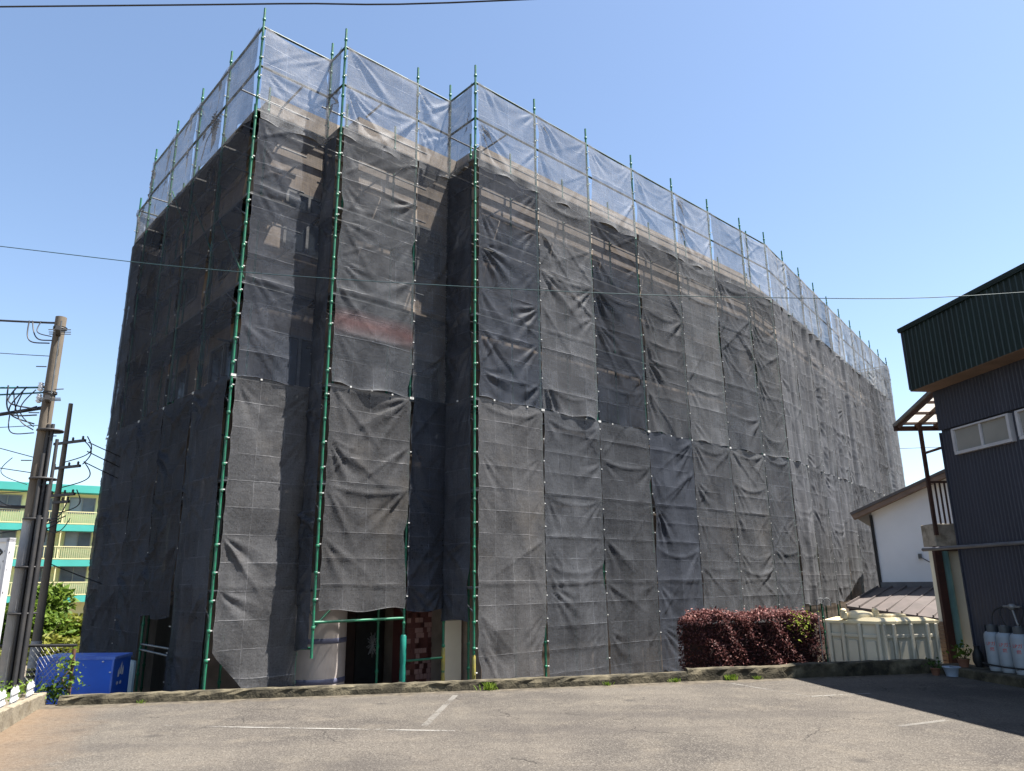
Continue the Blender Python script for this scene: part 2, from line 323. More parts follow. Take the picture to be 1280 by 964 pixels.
# asphalt with aggregate, pale worn patches and a strip of brown soil along the planter
def asphalt():
    m = bpy.data.materials.new('old_asphalt'); m.use_nodes = True; nt = m.node_tree; N = nt.nodes; L = nt.links; b = N['Principled BSDF']
    tc = N.new('ShaderNodeTexCoord'); P = tc.outputs['Object']
    def noise(s, d=6, r=.55):
        n = N.new('ShaderNodeTexNoise'); n.inputs['Scale'].default_value = s; n.inputs['Detail'].default_value = d; n.inputs['Roughness'].default_value = r; L.new(P, n.inputs[0]); return n.outputs[0]
    def rng(x, a, bb, c=0, d=1):
        r = N.new('ShaderNodeMapRange'); r.inputs[1].default_value = a; r.inputs[2].default_value = bb; r.inputs[3].default_value = c; r.inputs[4].default_value = d; L.new(x, r.inputs[0]); return r.outputs[0]
    def mix(f, a, bb):
        x = N.new('ShaderNodeMix'); x.data_type = 'RGBA'
        for s, v in ((0, f), (6, a), (7, bb)):
            if isinstance(v, tuple): x.inputs[s].default_value = (*v, 1)
            elif isinstance(v, float): x.inputs[s].default_value = v
            else: L.new(v, x.inputs[s])
        return x.outputs[2]
    base = mix(rng(noise(.45, 7, .6), .38, .62), (.0420, .0366, .0324), (.0810, .0708, .0594))
    base = mix(rng(noise(1.7, 7, .65), .5, .72), base, (.0960, .0828, .0672))
    vo = N.new('ShaderNodeTexVoronoi'); vo.inputs['Scale'].default_value = 75; L.new(P, vo.inputs[0])
    sp = N.new('ShaderNodeSeparateColor'); L.new(vo.outputs['Color'], sp.inputs[0])
    base = mix(rng(sp.outputs[0], .55, .95, 0, .5), base, (.1620, .1470, .1260))
    base = mix(rng(sp.outputs[1], .6, .95, 0, .5), base, (.0240, .0210, .0186))
    base = mix(rng(noise(24, 3), .6, .72, 0, .5), base, (.0270, .0234, .0210))
    mpb = N.new('ShaderNodeMapping'); mpb.inputs['Scale'].default_value = (.22, 1.3, 1); mpb.inputs['Rotation'].default_value = (0, 0, .12); L.new(P, mpb.inputs[0])
    nb_ = N.new('ShaderNodeTexNoise'); nb_.inputs['Scale'].default_value = 1.0; nb_.inputs['Detail'].default_value = 5; L.new(mpb.outputs[0], nb_.inputs[0])
    base = mix(rng(nb_.outputs[0], .5, .68, 0, .45), base, (.042, .037, .034))
    vs_ = N.new('ShaderNodeTexVoronoi'); vs_.inputs['Scale'].default_value = .8; L.new(P, vs_.inputs[0])
    base = mix(rng(vs_.outputs[0], .03, .1, .6, 0), base, (.03, .027, .025))
    # cracks
    v2 = N.new('ShaderNodeTexVoronoi'); v2.feature = 'DISTANCE_TO_EDGE'; v2.inputs['Scale'].default_value = .55
    wv = N.new('ShaderNodeVectorMath'); wv.operation = 'ADD'
    nn = N.new('ShaderNodeTexNoise'); nn.inputs['Scale'].default_value = 1.6; nn.inputs['Detail'].default_value = 6; L.new(P, nn.inputs[0])
    L.new(P, wv.inputs[0]); L.new(nn.outputs['Color'], wv.inputs[1]); L.new(wv.outputs[0], v2.inputs[0])
    ck = N.new('ShaderNodeMath'); ck.operation = 'MULTIPLY'; L.new(rng(v2.outputs[0], .001, .008, 1, 0), ck.inputs[0]); L.new(rng(noise(.6, 2), .5, .62), ck.inputs[1])
    base = mix(ck.outputs[0], base, (.0132, .0114, .0102))
    # soil along the planter line and under the kerb: distance to a line in the lot's own coordinates
    s = N.new('ShaderNodeSeparateXYZ'); L.new(P, s.inputs[0])
    def line(ax, ay, c, w0, w1):
        a = N.new('ShaderNodeMath'); a.operation = 'MULTIPLY'; a.inputs[1].default_value = ax; L.new(s.outputs[0], a.inputs[0])
        d = N.new('ShaderNodeMath'); d.operation = 'MULTIPLY_ADD'; d.inputs[1].default_value = ay; L.new(s.outputs[1], d.inputs[0]); L.new(a.outputs[0], d.inputs[2])
        e = N.new('ShaderNodeMath'); e.operation = 'SUBTRACT'; e.inputs[1].default_value = c; L.new(d.outputs[0], e.inputs[0])
        n = N.new('ShaderNodeMath'); n.operation = 'MULTIPLY_ADD'; n.inputs[1].default_value = .9; n.inputs[2].default_value = -.45; L.new(noise(2.2, 6, .6), n.inputs[0])
        g = N.new('ShaderNodeMath'); g.operation = 'ADD'; L.new(e.outputs[0], g.inputs[0]); L.new(n.outputs[0], g.inputs[1])
        return rng(g.outputs[0], w0, w1, 1, 0)
    soil = mix(rng(noise(16, 5), .35, .65), (.0960, .0660, .0432), (.1320, .0990, .0690))
    base = mix(line(.93, .37, -2.1, .0, 1.0), base, soil)
    base = mix(line(.19, -.98, -12.75, .12, .42), base, mix(rng(noise(7, 5), .4, .6), (.0450, .0372, .0282), (.0960, .0810, .0600)))
    L.new(base, b.inputs['Base Color']); b.inputs['Roughness'].default_value = .9; b.inputs['Specular IOR Level'].default_value = .25
    h = N.new('ShaderNodeMath'); h.operation = 'ADD'; L.new(vo.outputs[0], h.inputs[0]); L.new(noise(9, 4), h.inputs[1])
    bp = N.new('ShaderNodeBump'); bp.inputs['Strength'].default_value = .55; bp.inputs['Distance'].default_value = .012; L.new(h.outputs[0], bp.inputs['Height']); L.new(bp.outputs[0], b.inputs['Normal'])
    return m
M['asphalt'] = asphalt()
M['soil'] = mat('yard_soil', (.16, .13, .1), (.1, .085, .06), .95, 2, bump=.4)
def worn_paint(name, lo, top):
    m = bpy.data.materials.new(name); m.use_nodes = True; nt = m.node_tree; N = nt.nodes; L = nt.links; b = N['Principled BSDF']
    b.inputs['Base Color'].default_value = (.2, .19, .175, 1); b.inputs['Roughness'].default_value = .85
    tc = N.new('ShaderNodeTexCoord'); nz = N.new('ShaderNodeTexNoise'); nz.inputs['Scale'].default_value = 16; nz.inputs['Detail'].default_value = 8; nz.inputs['Roughness'].default_value = .75; L.new(tc.outputs['Object'], nz.inputs[0])
    n2 = N.new('ShaderNodeTexNoise'); n2.inputs['Scale'].default_value = 1.1; L.new(tc.outputs['Object'], n2.inputs[0])
    ad = N.new('ShaderNodeMath'); L.new(nz.outputs[0], ad.inputs[0]); L.new(n2.outputs[0], ad.inputs[1])
    r = N.new('ShaderNodeMapRange'); r.inputs[1].default_value = lo; r.inputs[2].default_value = lo + .2; r.inputs[4].default_value = top; L.new(ad.outputs[0], r.inputs[0]); L.new(r.outputs[0], b.inputs['Alpha'])
    return m
M['paint'] = worn_paint('worn_road_paint', .84, .85); M['faint_paint'] = worn_paint('faint_road_paint', .88, .45)

# ------------------------------------------------------------------ the setting: ground, lot, lines
GZ = -.9
mb = MB(); S = 900
mb.quad((-S, -S, GZ), (S, -S, GZ), (S, S, GZ), (-S, S, GZ)); tag(mb.build('ground', M['soil']), kind='structure')
def wall_y(x): return 11.72 + .19 * (x + 6.5) + (.12 * math.exp(-((x - 3.2) / 1.5) ** 2))
lot = [(-7.2, -30), (30, -30), (30, 16.3), (8.2, 14.75)] + [(x, wall_y(x) + .1) for x in np.linspace(7.9, -6.6, 16)] + [(-7.2, 11.9)]
mb = MB(); mb.prism(lot, GZ - .3, 0); tag(mb.build('parking_lot', M['asphalt']), kind='structure')
def paint_line(a, b, wd=.06, m='paint'):
    a, b = V(a[0], a[1], .004), V(b[0], b[1], .004); d = (b - a).normalized(); p = V(-d.y, d.x, 0) * wd / 2
    mb = MB(); mb.quad(a - p, b - p, b + p, a + p); tag(mb.build('parking_line', M[m]), kind='structure')
for a, b in [((-4.4, 9.99), (-.72, 9.46)), ((4.4, 11.8), (5.4, 12.05))]: paint_line(a, b)
for a, b in [((-1.12, 9.8), (-.93, 12.3)), ((3.65, 13.3), (4.38, 11.79)), ((4.5, 9.45), (5.3, 9.8))]: paint_line(a, b, .085, 'faint_paint')

# ------------------------------------------------------------------ facade frame and scaffold path
PHI = .8314
e1 = V(sin(PHI), cos(PHI), 0); nC = V(cos(PHI), -sin(PHI), 0); P0 = V(-.7456, 14.1814, 0)
def fp(u, v, z=0): return P0 + e1 * u + nC * v + V(0, 0, z)
PF = PHI - R(10.2); f2 = V(sin(PF), cos(PF), 0); nF = V(cos(PF), -sin(PF), 0)
BC, AB, WA, WB = .92, .58, 1.52, 2.743
ZS, ZM, ZT = 5.25, 10.4, 12.53
UL, VL = -WB - WA, -BC - AB                     # left corner of the scaffold
sections = [                                    # name, start, direction, bays, bottoms (one per bay), top
    ('rear', fp(UL, VL - 7.62), nC, [.94], [-.6], 11.55),
    ('left', fp(UL, VL - 6.68), nC, [1.67] * 4, [-.5, -.5, 1.13, -.5], ZT),
    ('front_a', fp(UL, VL), e1, [WA], [(.68, -.7)], ZT),
    ('step_ab', fp(-WB, VL), nC, [AB], [.62], ZT),
    ('front_b', fp(-WB, -BC), e1, [1.829, .914], [1.24, 1.2], ZT),
    ('step_bc', fp(0, -BC), nC, [BC], [1.0], ZT),
    ('front_c', fp(0, 0), e1, [1.829] * 6 + [1.52], [-.5] * 7, ZT),
    ('far', fp(12.49, 0), f2, [1.86] * 10, [.95, .9, .95, 1.0, .95, .9, .95, 1, .95, .9], ZT),
    ('far_end', fp(12.49, 0) + f2 * 18.6, -nF, [1.83, 1.83], [.9, .9], ZT),
    ('rear_end', fp(UL + 1.83, VL - 7.62), -e1, [1.83], [-.6], 11.55)]

# ------------------------------------------------------------------ building under the sheets
def bxy(u, v): p = fp(u, v); return (p.x, p.y)
I = 1.05; IL = .8
cC = fp(12.49, 0) - nC * I; cF = fp(12.49, 0) + f2 * 20.5 - nF * I
# corner between the two wall lines (intersection of offset lines)
def isect(p, d, q, e):
    det = d.x * (-e.y) + e.x * d.y; r = q - p; t = (r.x * (-e.y) + e.x * r.y) / det; return p + d * t
cor = isect(cC, e1, cF, f2)
backF = cF - nF * 7; corb = cor - nC * 7
bl = thing('apartment_building', (fp(4, -4).x, fp(4, -4).y, GZ), 'brown four storey building wrapped in scaffolding and dark mesh sheets', 'building')
upper = [bxy(UL + IL, VL - I), bxy(-WB + I, VL - I), bxy(-WB + I, -BC - I), bxy(I, -BC - I), bxy(I, -I), (cor.x, cor.y), (cF.x, cF.y),
         (backF.x, backF.y), bxy(12, -11.9), bxy(UL + IL, -11.9)]
lower = [bxy(UL + IL, VL - 2.1), bxy(.4, VL - 2.1), bxy(.4, -I - 1.2), bxy(I, -I - 1.2), bxy(I, -I), (cor.x, cor.y), (cF.x, cF.y), (backF.x, backF.y), bxy(12, -11.9), bxy(UL + IL, -11.9)]
mb = MB(); mb.prism(lower, GZ, 1.9); mb.prism(upper, 1.9, 11.2); mb.build('wall', M['wall_tile'], bl)
def offs(poly, d):
    n = len(poly); o = []
    for i in range(n):
        a, b, c = V(*poly[i - 1], 0), V(*poly[i], 0), V(*poly[(i + 1) % n], 0)
        n1 = V((b - a).y, -(b - a).x, 0).normalized(); n2 = V((c - b).y, -(c - b).x, 0).normalized()
        k = (n1 + n2).normalized(); o.append(tuple((b + k * (d / max(.4, k.dot(n1)))).xy))
    return o
mb = MB(); mb.prism(offs(upper, .16), 11.2, 11.72); mb.build('parapet', M['cornice'], bl)
mb = MB(); mb.prism(offs(upper, .05), 10.5, 10.78); mb.prism(offs(upper, .08), 10.9, 11.02); mb.build('cornice', M['cornice'], bl)
mb = MB(); mb.prism(offs(upper, .03), 7.3, 7.55); mb.prism(offs(upper, .03), 4.3, 4.55); mb.build('floor_band', M['cornice'], bl)
def bwindow(p, d, n, wd, h):
    ax = (d, n, V(0, 0, 1)); f = MB(); t = .06
    f.box(p + V(0, 0, h / 2), (wd, .08, t), ax); f.box(p - V(0, 0, h / 2), (wd, .08, t), ax)
    for s in (-1, 0, 1): f.box(p + d * (s * wd / 2) + n * .004 * (s + 2), (t, .08, h - t), ax)
    fr = f.build('window', M['alu'], bl)
    g = MB(); g.box(p - n * .01, (wd, .03, h), ax); g.build('pane', M['dark_glass'], fr)
for zz in (2.7, 5.9, 9.1):
    bwindow(fp(-2.55, VL - I, zz), e1, nC, 1.0, 1.35); bwindow(fp(-.1, -BC - I, zz), e1, nC, 1.3, 1.2)
    for k in range(4): bwindow(fp(2.4 + k * 2.9, -I, zz), e1, nC, 1.7, 1.3)
    for k in range(5): bwindow(cor + f2 * (2 + k * 3.4) + V(0, 0, zz), f2, nF, 1.7, 1.3)
    for k in range(2): bwindow(fp(UL + IL, VL - 2.6 - k * 2.9, zz), nC, -e1, 1.5, 1.5)
# sunlit open balcony bay near the left roof corner, door and ornament, column, tiles of the entrance
mb = MB(); mb.box(fp(-.15, VL - 2.06, .35), (1.0, .08, 2.4), (e1, nC, V(0, 0, 1))); dr = mb.build('door', M['door'], bl)
mb = MB(); mb.box(fp(-.05, VL - 2.0, .35), (.66, .03, 2.0), (e1, nC, V(0, 0, 1))); mb.build('door_panel', M['black'], dr)
mb = MB()
for k in range(9):
    a = k * 2 * pi / 9; mb.tube(fp(.02, VL - 1.97, .42), fp(.02 + .11 * cos(a), VL - 1.97, .42 + .2 * sin(a)), .016, 5)
    mb.tube(fp(.02 + .06 * cos(a + .3), VL - 1.96, .42 + .1 * sin(a + .3)), fp(.02 + .15 * cos(a + .5), VL - 1.96, .42 + .26 * sin(a + .5)), .01, 5)
mb.build('ornament', M['bronze'], dr)
cc = fp(-1.95, -BC - 1.35)
mb = MB(); mb.lathe(cc, [(.55, GZ), (.55, 1.9)], 40); cl = mb.build('column', M['colwhite'], bl)
mb = MB()
for z in (.69, .0):
    mb = MB(); mb.lathe(cc, [(.55, z - .045), (.556, z - .04), (.556, z + .04), (.55, z + .045)], 40); mb.build('band', M['blue_band'], cl)
# tiled pier: each tile set apart by recessed joints
pr_ = fp(.32, -BC - 1.5)
mb = MB(); mb.box(pr_ + V(0, 0, .5), (.62, .5, 2.8), (e1, nC, V(0, 0, 1))); pier = mb.build('pier', M['tile_red'], bl)
for mi, nm in ((0, M['tile_red']), (1, M['tile_pink'])):
    mb = MB()
    for j in range(27):
        for i in range(6):
            if ((rnd.random() < .62) if (i in (2, 3, 4, 5)) else rnd.random() < .2) == (mi == 1):
                sh = .05 if j % 2 else 0
                mb.box(pr_ + e1 * (-.26 + i * .1 + sh * .6) + nC * .253 + V(0, 0, -.85 + j * .1), (.092, .014, .092), (e1, nC, V(0, 0, 1)))
    o = mb.build('tile', nm, pier, kind='stuff')
mb = MB(); mb.box(fp(.78, -BC - 1.6, .5), (.3, .4, 2.8), (e1, nC, V(0, 0, 1))); mb.build('side_wall', M['beige'], bl)
mb = MB(); mb.box(fp(.76, -BC - .7, .02), (.42, .06, 1.84), (e1, nC, V(0, 0, 1)))
leaf = mb.build('panel', M['beige'], None, loc=fp(.76, -BC - .7, GZ)); tag(leaf, 'plain beige board standing beside the tiled pier of the entrance', 'board')

# ------------------------------------------------------------------ scaffolding
sf = thing('scaffolding', (P0.x, P0.y, GZ), 'green tube scaffolding with spiked posts standing round the wrapped building', 'scaffolding')
def post_mesh(name, z0, z1):
    mb = MB(); mb.tube((0, 0, z0), (0, 0, z1), .0243, 8)
    z = math.ceil(z0 / .45) * .45
    while z < z1 - .3:
        mb.lathe((0, 0, z + .08), [(.026, -.028), (.034, -.022), (.034, .022), (.026, .028)], 8)
        z += .45
    o = mb.build(name, M['green'], sf, shift=False); me = o.data; bpy.data.objects.remove(o); return me
pm = post_mesh('post', GZ, ZT + .42); pm_short = post_mesh('post', .5, ZT + .42); pm_low = post_mesh('post', GZ, 11.9)
def put_post(p, me=None):
    o = bpy.data.objects.new('post', me or pm); col.objects.link(o); o.parent = sf
    o.location = (p.x - P0.x, p.y - P0.y, -GZ); return o
lg = M['green']
decks = 0; inner_l = MB(); brk = MB(); nodes = []
for name, st, d, bays, zb, zt in sections:
    n = V(d.y, -d.x, 0); x = 0; ax = (d, n, V(0, 0, 1))
    for i, wd in enumerate(bays):
        p = st + d * x; q = st + d * (x + wd)
        short = (name == 'front_b' and i == 0)
        me = pm_short if short else (pm_low if name == 'rear' else pm)
        if not (name in ('front_a',) and False): put_post(p, me)
        if name not in ('step_ab', 'step_bc'):
            put_post(p - n * (.9 if name not in ('left', 'rear') else .6) + d * (.02 if i else .6), pm_low)
        nodes.append((p, n, d, wd, name, i))
        # outer rails: one tube per bay and level
        for z in ([zt - .03, zt - .93] if name != 'rear' else [zt - .03]):
            mb = MB(); mb.tube(p + V(0, 0, z), q + V(0, 0, z), .0243, 8); mb.build('ledger', M['dark_green'], sf)
        for z in (1.65, 3.45, 5.25, 7.05, 8.85, 10.65):
            inner_l.tube(p + V(0, 0, z - .05), q + V(0, 0, z - .05), .0215, 6)
            inner_l.tube(p - n * .9 + V(0, 0, z - .05), q - n * .9 + V(0, 0, z - .05), .0215, 6)
            inner_l.tube(p - n * .9 + V(0, 0, z + .9), q - n * .9 + V(0, 0, z + .9), .0215, 6)
            brk.tube(p + V(0, 0, z - .06), p - n * .9 + V(0, 0, z - .06), .021, 6)
            brk.tube(p + V(0, 0, z - .5), p - n * .6 + V(0, 0, z - .08), .015, 6)
            if name not in ('step_ab', 'step_bc') and z > 1.7:
                for s in (.24, .66):
                    mb = MB(); mb.box(p + d * (wd / 2) - n * s + V(0, 0, z), (wd - .06, .38, .05), ax)
                    if z > 8: mb.build('deck_board', M['deck'], sf)
                    else: decks += 1; inner_l.box(p + d * (wd / 2) - n * s + V(0, 0, z), (wd - .06, .38, .05), ax)
        x += wd
    if name == 'far': put_post(st + d * x); put_post(st + d * x - n * .9)
    if name == 'front_c':
        for a in (.45, .8): put_post(st + d * (sum(bays[:6]) + .2 + a) - n * .35)
inner_l.build('inner_ledger', M['galv'], sf, kind='stuff'); brk.build('bracket', M['galv'], sf, kind='stuff')
def part_tube(name, a, b, r=.0243, m=lg, label=None):
    mb = MB(); mb.tube(a, b, r, 8); return mb.build(name, m, sf, label=label)
part_tube('ledger', fp(-WB, -BC, 1.07), fp(-WB + 1.829, -BC, 1.07))
part_tube('ledger', fp(-WB + 1.829, -BC, .32), fp(0, -BC, .32), .02)
part_tube('ledger', fp(-WB, -BC, .66), fp(-WB, VL, .62), .02)
part_tube('brace', fp(-WB, -BC, .98), fp(-WB + .35, -BC - .1, 1.25), .02)
# base guards
def guard(p, z0, z1, m, r=.05):
    mb = MB(); mb.lathe(p, [(r * .8, z0), (r, z0 + .03), (r, z0 + (z1 - z0) * .62), (r * .85, z0 + (z1 - z0) * .68), (r, z0 + (z1 - z0) * .74), (r, z1 - .03), (r * .7, z1)], 14); return mb.build('base_guard', m, sf)
guard(fp(-WB + 1.829, -BC), GZ, .78, M['teal_pad'], .06)
for p, zt_ in ((fp(0, -BC), .5), (fp(0, 0), .42)):
    guard(p, GZ, zt_, M['yellow'], .036)
# diagonal braces of the left face
for k in range(3):
    a = fp(UL, VL - 1.67 * k); b = fp(UL, VL - 1.67 * (k + 1))
    part_tube('brace', a + V(0, 0, 7.1 + k) + e1 * .05, b + V(0, 0, 9 + k) + e1 * .05, .018)

# ------------------------------------------------------------------ mesh sheets: every sheet a thing of its own
SM = {}
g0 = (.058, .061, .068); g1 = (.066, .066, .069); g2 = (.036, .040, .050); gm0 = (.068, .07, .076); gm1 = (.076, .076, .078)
SM['low'] = [sheet_mat('mesh_low_' + 'abc'[i], c, o, sunlit_tan=tn) for i, (c, o, tn) in enumerate([(g0, .87, 0), (g1, .86, .45), (g2, .94, 0)])]
SM['mid'] = [sheet_mat('mesh_mid_' + 'abc'[i], c, o, sunlit_tan=tn) for i, (c, o, tn) in enumerate([(gm0, .76, 0), (gm1, .74, .4), (g2, .68, 0)])]
SM['top'] = [sheet_mat('mesh_top_' + 'ab'[i], c, o) for i, (c, o) in enumerate([((.135, .137, .145), .64), ((.115, .118, .126), .62)])]
SM['fartop'] = sheet_mat('mesh_far_top', (.135, .14, .15), .76)
SM['mid_pale'] = [sheet_mat('mesh_mid_pale_' + 'ab'[i], c, o, sunlit_tan=.3) for i, (c, o) in enumerate([((.07, .072, .077), .8), ((.062, .065, .072), .78)])]
SM['far'] = [sheet_mat('mesh_far_' + 'ab'[i], c, o, sunlit_tan=.12) for i, (c, o) in enumerate([((.088, .09, .097), .86), ((.075, .077, .084), .87)])]
SM['red'] = sheet_mat('mesh_red_stain', g0, .72, red=-3.9)
def fnoise(rs, a, b, fa, fb, n=5):
    o = np.zeros_like(a)
    for k in range(n): o += np.sin(a * fa * (rs.rand() * 1.6 + .3) + b * fb * (rs.rand() * 2 - 1) + rs.rand() * 6.3)
    return o / n
def make_sheet(st, d, n, wd, z0, z1, material, label, group, seed, row, gaps=(0, 0), pleat=0):
    rs = np.random.RandomState(seed); z0l, z0r = z0 if isinstance(z0, tuple) else (z0, z0)
    nx = max(12, int(wd / .04)); H = z1 - min(z0l, z0r); nz = max(24, int(H / .036))
    S, T = np.meshgrid(np.linspace(0, 1, nx), np.linspace(0, 1, nz))
    zb = z0l + (z0r - z0l) * np.minimum(1, S / .8) if z0l != z0r else np.full_like(S, z0l)
    Z = zb + (z1 - zb) * T
    hem = np.exp(-T * H / .25)
    A = S * wd; edge = 1 - (2 * S - 1) ** 2
    tie = np.abs(np.sin(pi * (Z - .1) / .45))
    # billow between the posts, taut at each tie
    D = .045 * edge * (.35 + fnoise(rs, A, Z, .9, 1.3)) + .022 * edge ** .5 * fnoise(rs, A, Z, 3.2, 1.6)
    D += .007 * fnoise(rs, A, Z, 14, 5, 6) * edge ** .3
    # packing folds: a lattice with its own sharp creases
    ncx = max(2, int(round(wd / .5))); ncz = max(3, int(round(H / .45)))
    la = rs.randn(ncz + 2, ncx + 1) * .014
    gx = S * ncx; gz = (Z - min(z0l, z0r)) / H * ncz
    ix = np.clip(gx.astype(int), 0, ncx - 1); iz = np.clip(gz.astype(int), 0, ncz); fx = gx - ix; fz = gz - iz
    D += (la[iz, ix] * (1 - fx) + la[iz, ix + 1] * fx) * (1 - fz) + (la[iz + 1, ix] * (1 - fx) + la[iz + 1, ix + 1] * fx) * fz
    amp = (rs.rand(ncz + 2) * .022 - .004) * (rs.rand(ncz + 2) < .6)
    D += amp[np.round(gz).astype(int)] * np.exp(-np.abs((gz - np.round(gz)) * H / ncz / .028))
    for zl in (1.65, 3.45, 7.05, 8.85, 10.6):                              # cloth drawn over the ledgers
        q = Z - zl - .03 * fnoise(rs, A, Z, 2, 1, 3); D += (.006 + .014 * rs.rand()) * np.where(q > 0, np.exp(-q / .09), np.exp(q / .02))
    fs_ = (.7 + .9 * rs.rand()) * (1.7 if pleat == .04 else 1.7 if row == 'top' else 1)
    tri = lambda q: 1 - 2 * np.abs((q / (2 * pi)) % 1 * 2 - 1)             # sharp crested wave
    # cloth hanging from each pair of ties: folds fan down and inwards from both upper corners of a lift
    zk = z1 - .02; lift = .9
    while zk > min(z0l, z0r) + .3:
        zk2 = zk + rs.randn() * .04
        for pa, sg in ((0, 1), (wd, -1)):
            if rs.rand() < .22: continue
            st_ = (.4 + 1.1 * rs.rand() ** 2.0); da = np.abs(A - pa) + 1e-4; dz = Z - zk2; rr = np.hypot(da, dz); th = np.arctan2(dz, da)
            tc = -.95 + rs.randn() * .22; wdt = .3 + .25 * rs.rand(); f = rs.randint(11, 22)
            D += fs_ * st_ * .034 * tri(f * (th - tc) + 6 * fnoise(rs, A, Z, 1.1, 1.1, 2)) * np.exp(-((th - tc) / wdt) ** 2) * np.minimum(1, rr / .35) * np.exp(-(rr / .85) ** 2)
            for _ in range(rs.choice([0, 1, 1, 2])):                       # a long taut fold running up across the sheet
                t1 = rs.choice([1, -1, -1]) * (.45 + rs.rand() * .7); q = (th - t1) * rr; wq = .03 + .05 * rr
                D += fs_ * (.014 + .022 * rs.rand()) * np.where(q > 0, np.exp(-q / wq), np.exp(q / (wq * .35))) * np.exp(-(rr / 1.35) ** 2) * np.minimum(1, rr / .2)
        # slack between the two ties: a shallow swag just under the ledger
        if rs.rand() < .4:
            sag = .05 + rs.rand() * .2; cur = zk2 - .03 - sag * 4 * S * (1 - S); q = Z - cur
            D += (.012 + .02 * rs.rand()) * np.exp(-np.abs(q) / (.03 + .03 * rs.rand())) * np.sin(pi * S) ** .4
        zk -= lift if rs.rand() < .8 else .45
    if pleat > .06: D *= .6
    if pleat: D += (pleat + .03 * (pleat == .04)) * edge ** .3 * np.abs(fnoise(rs, A + .25 * fnoise(rs, A, Z, 1, .5, 3), Z, 6, .3, 3)) + pleat * .8 * edge ** .5 * fnoise(rs, A, Z, 5, .25, 3)
    # seams open a little between the ties, and gape where a tie has come off
    gl = .016 * tie + gaps[0]; gr = .016 * tie + gaps[1]
    for g in (gl, gr):
        for k in range(rs.randint(0, 3) + (1 if pleat == .04 else 0)):
            pz = min(z0l, z0r) + rs.rand() * H; h = .5 + rs.rand() * .9; q = np.clip((Z - pz) / h, -1, .35)
            g += (.03 + .07 * rs.rand()) * np.where((q > -1) & (q < .35), np.where(q < 0, 1 + q, 1 - q / .35), 0)
    fall_l = np.exp(-A / .35); fall_r = np.exp(-(wd - A) / .35)
    A2 = A + gl * fall_l - gr * fall_r
    Z2 = Z + .03 * hem * np.sin(A * 5 + rs.rand() * 6)
    if row == 'top': Z2 = Z2 - (.05 + .1 * rs.rand()) * 4 * S * (1 - S) * T ** 5
    D += .03 * hem * np.sin(A * 7 + rs.rand() * 6)
    if row == 'top': D = D * np.minimum(1, (z1 - Z) / .22 + .15)
    off = .062 + D * np.minimum(1, .25 + edge * 2)
    org = np.array(st); dd = np.array(d); nn = np.array(n)
    Vv = A2[..., None] * dd + off[..., None] * nn; Vv[..., 2] = Z2 - z1
    me = bpy.data.meshes.new('mesh_sheet')
    idx = np.arange(nx * nz).reshape(nz, nx)
    fs = np.stack([idx[:-1, :-1], idx[:-1, 1:], idx[1:, 1:], idx[1:, :-1]], -1).reshape(-1, 4)
    me.vertices.add(nx * nz); me.vertices.foreach_set('co', Vv.reshape(-1).astype(np.float32))
    me.loops.add(fs.size); me.loops.foreach_set('vertex_index', fs.reshape(-1).astype(np.int32))
    me.polygons.add(len(fs)); me.polygons.foreach_set('loop_start', (np.arange(len(fs)) * 4).astype(np.int32))
    me.polygons.foreach_set('use_smooth', np.ones(len(fs), bool)); me.update(calc_edges=True)
    uv = me.uv_layers.new(name='fold'); U2 = np.stack([gx, gz + (seed % 7) * 31], -1).reshape(-1, 2)[fs.reshape(-1)]
    uv.data.foreach_set('uv', U2.reshape(-1).astype(np.float32))
    me.materials.append(material)
    o = link('mesh_sheet', me, None, (st.x, st.y, z1)); tag(o, label, 'mesh sheet', group)
    # white cords that tie it to the post and along its top
    mb = MB(); k = math.ceil(min(z0l, z0r) / .45) * .45 + .1
    ax = (d, n, V(0, 0, 1))
    while k < z1 - .05:
        if rs.rand() < .75: mb.box(st + d * .012 + n * .06 + V(0, 0, k + rs.randn() * .01), (.035, .02, .018), ax)
        k += .45
    for i in range(ncx + 1):
        if row == 'low' and rs.rand() < .8: mb.box(st + d * (wd * i / ncx) + n * .07 + V(0, 0, z1 - .01), (.035 if i else .09, .02, .03 if i else .045), ax)
    if mb.v: mb.build('tie_cord', M['tie'], o, kind='stuff')
    return o
ORD = ['first', 'second', 'third', 'fourth', 'fifth', 'sixth', 'seventh', 'eighth', 'ninth', 'tenth']
WHERE = {
 'rear': ['narrow rear bay of the shaded left face'],
 'left': ['shaded left face, farthest wide bay', 'shaded left face, second bay from the rear', 'shaded left face, bay above the low opening', 'shaded left face, bay next to the front corner post'],
 'front_a': ['leftmost sunlit front bay'], 'step_ab': ['narrow dark step left of the entrance bay'],
 'front_b': ['wide sunlit bay above the entrance', 'narrow shaded bay right of the entrance bay'],
 'step_bc': ['dark step between entrance and long front'],
 'front_c': ['long front, %s bay right of the dark step' % o for o in ORD[:6]] + ['long front, narrow last bay at the bend'],
 'far_end': ['end of the far wing, nearer bay', 'end of the far wing, farther bay'], 'rear_end': ['hidden back corner of the shaded left face'],
 'far': ['far wing, %s bay after the bend' % o for o in ORD]}
rowname = {'low': 'bottom row', 'mid': 'middle row', 'top': 'top row'}
LOOKF = {'low': 'pale grey mesh sheet', 'mid': 'pale grey mesh sheet', 'top': 'see-through mesh sheet'}
look = {'low': 'dark grey mesh sheet', 'mid': 'dark mesh sheet', 'top': 'see-through mesh sheet'}
seed = 100
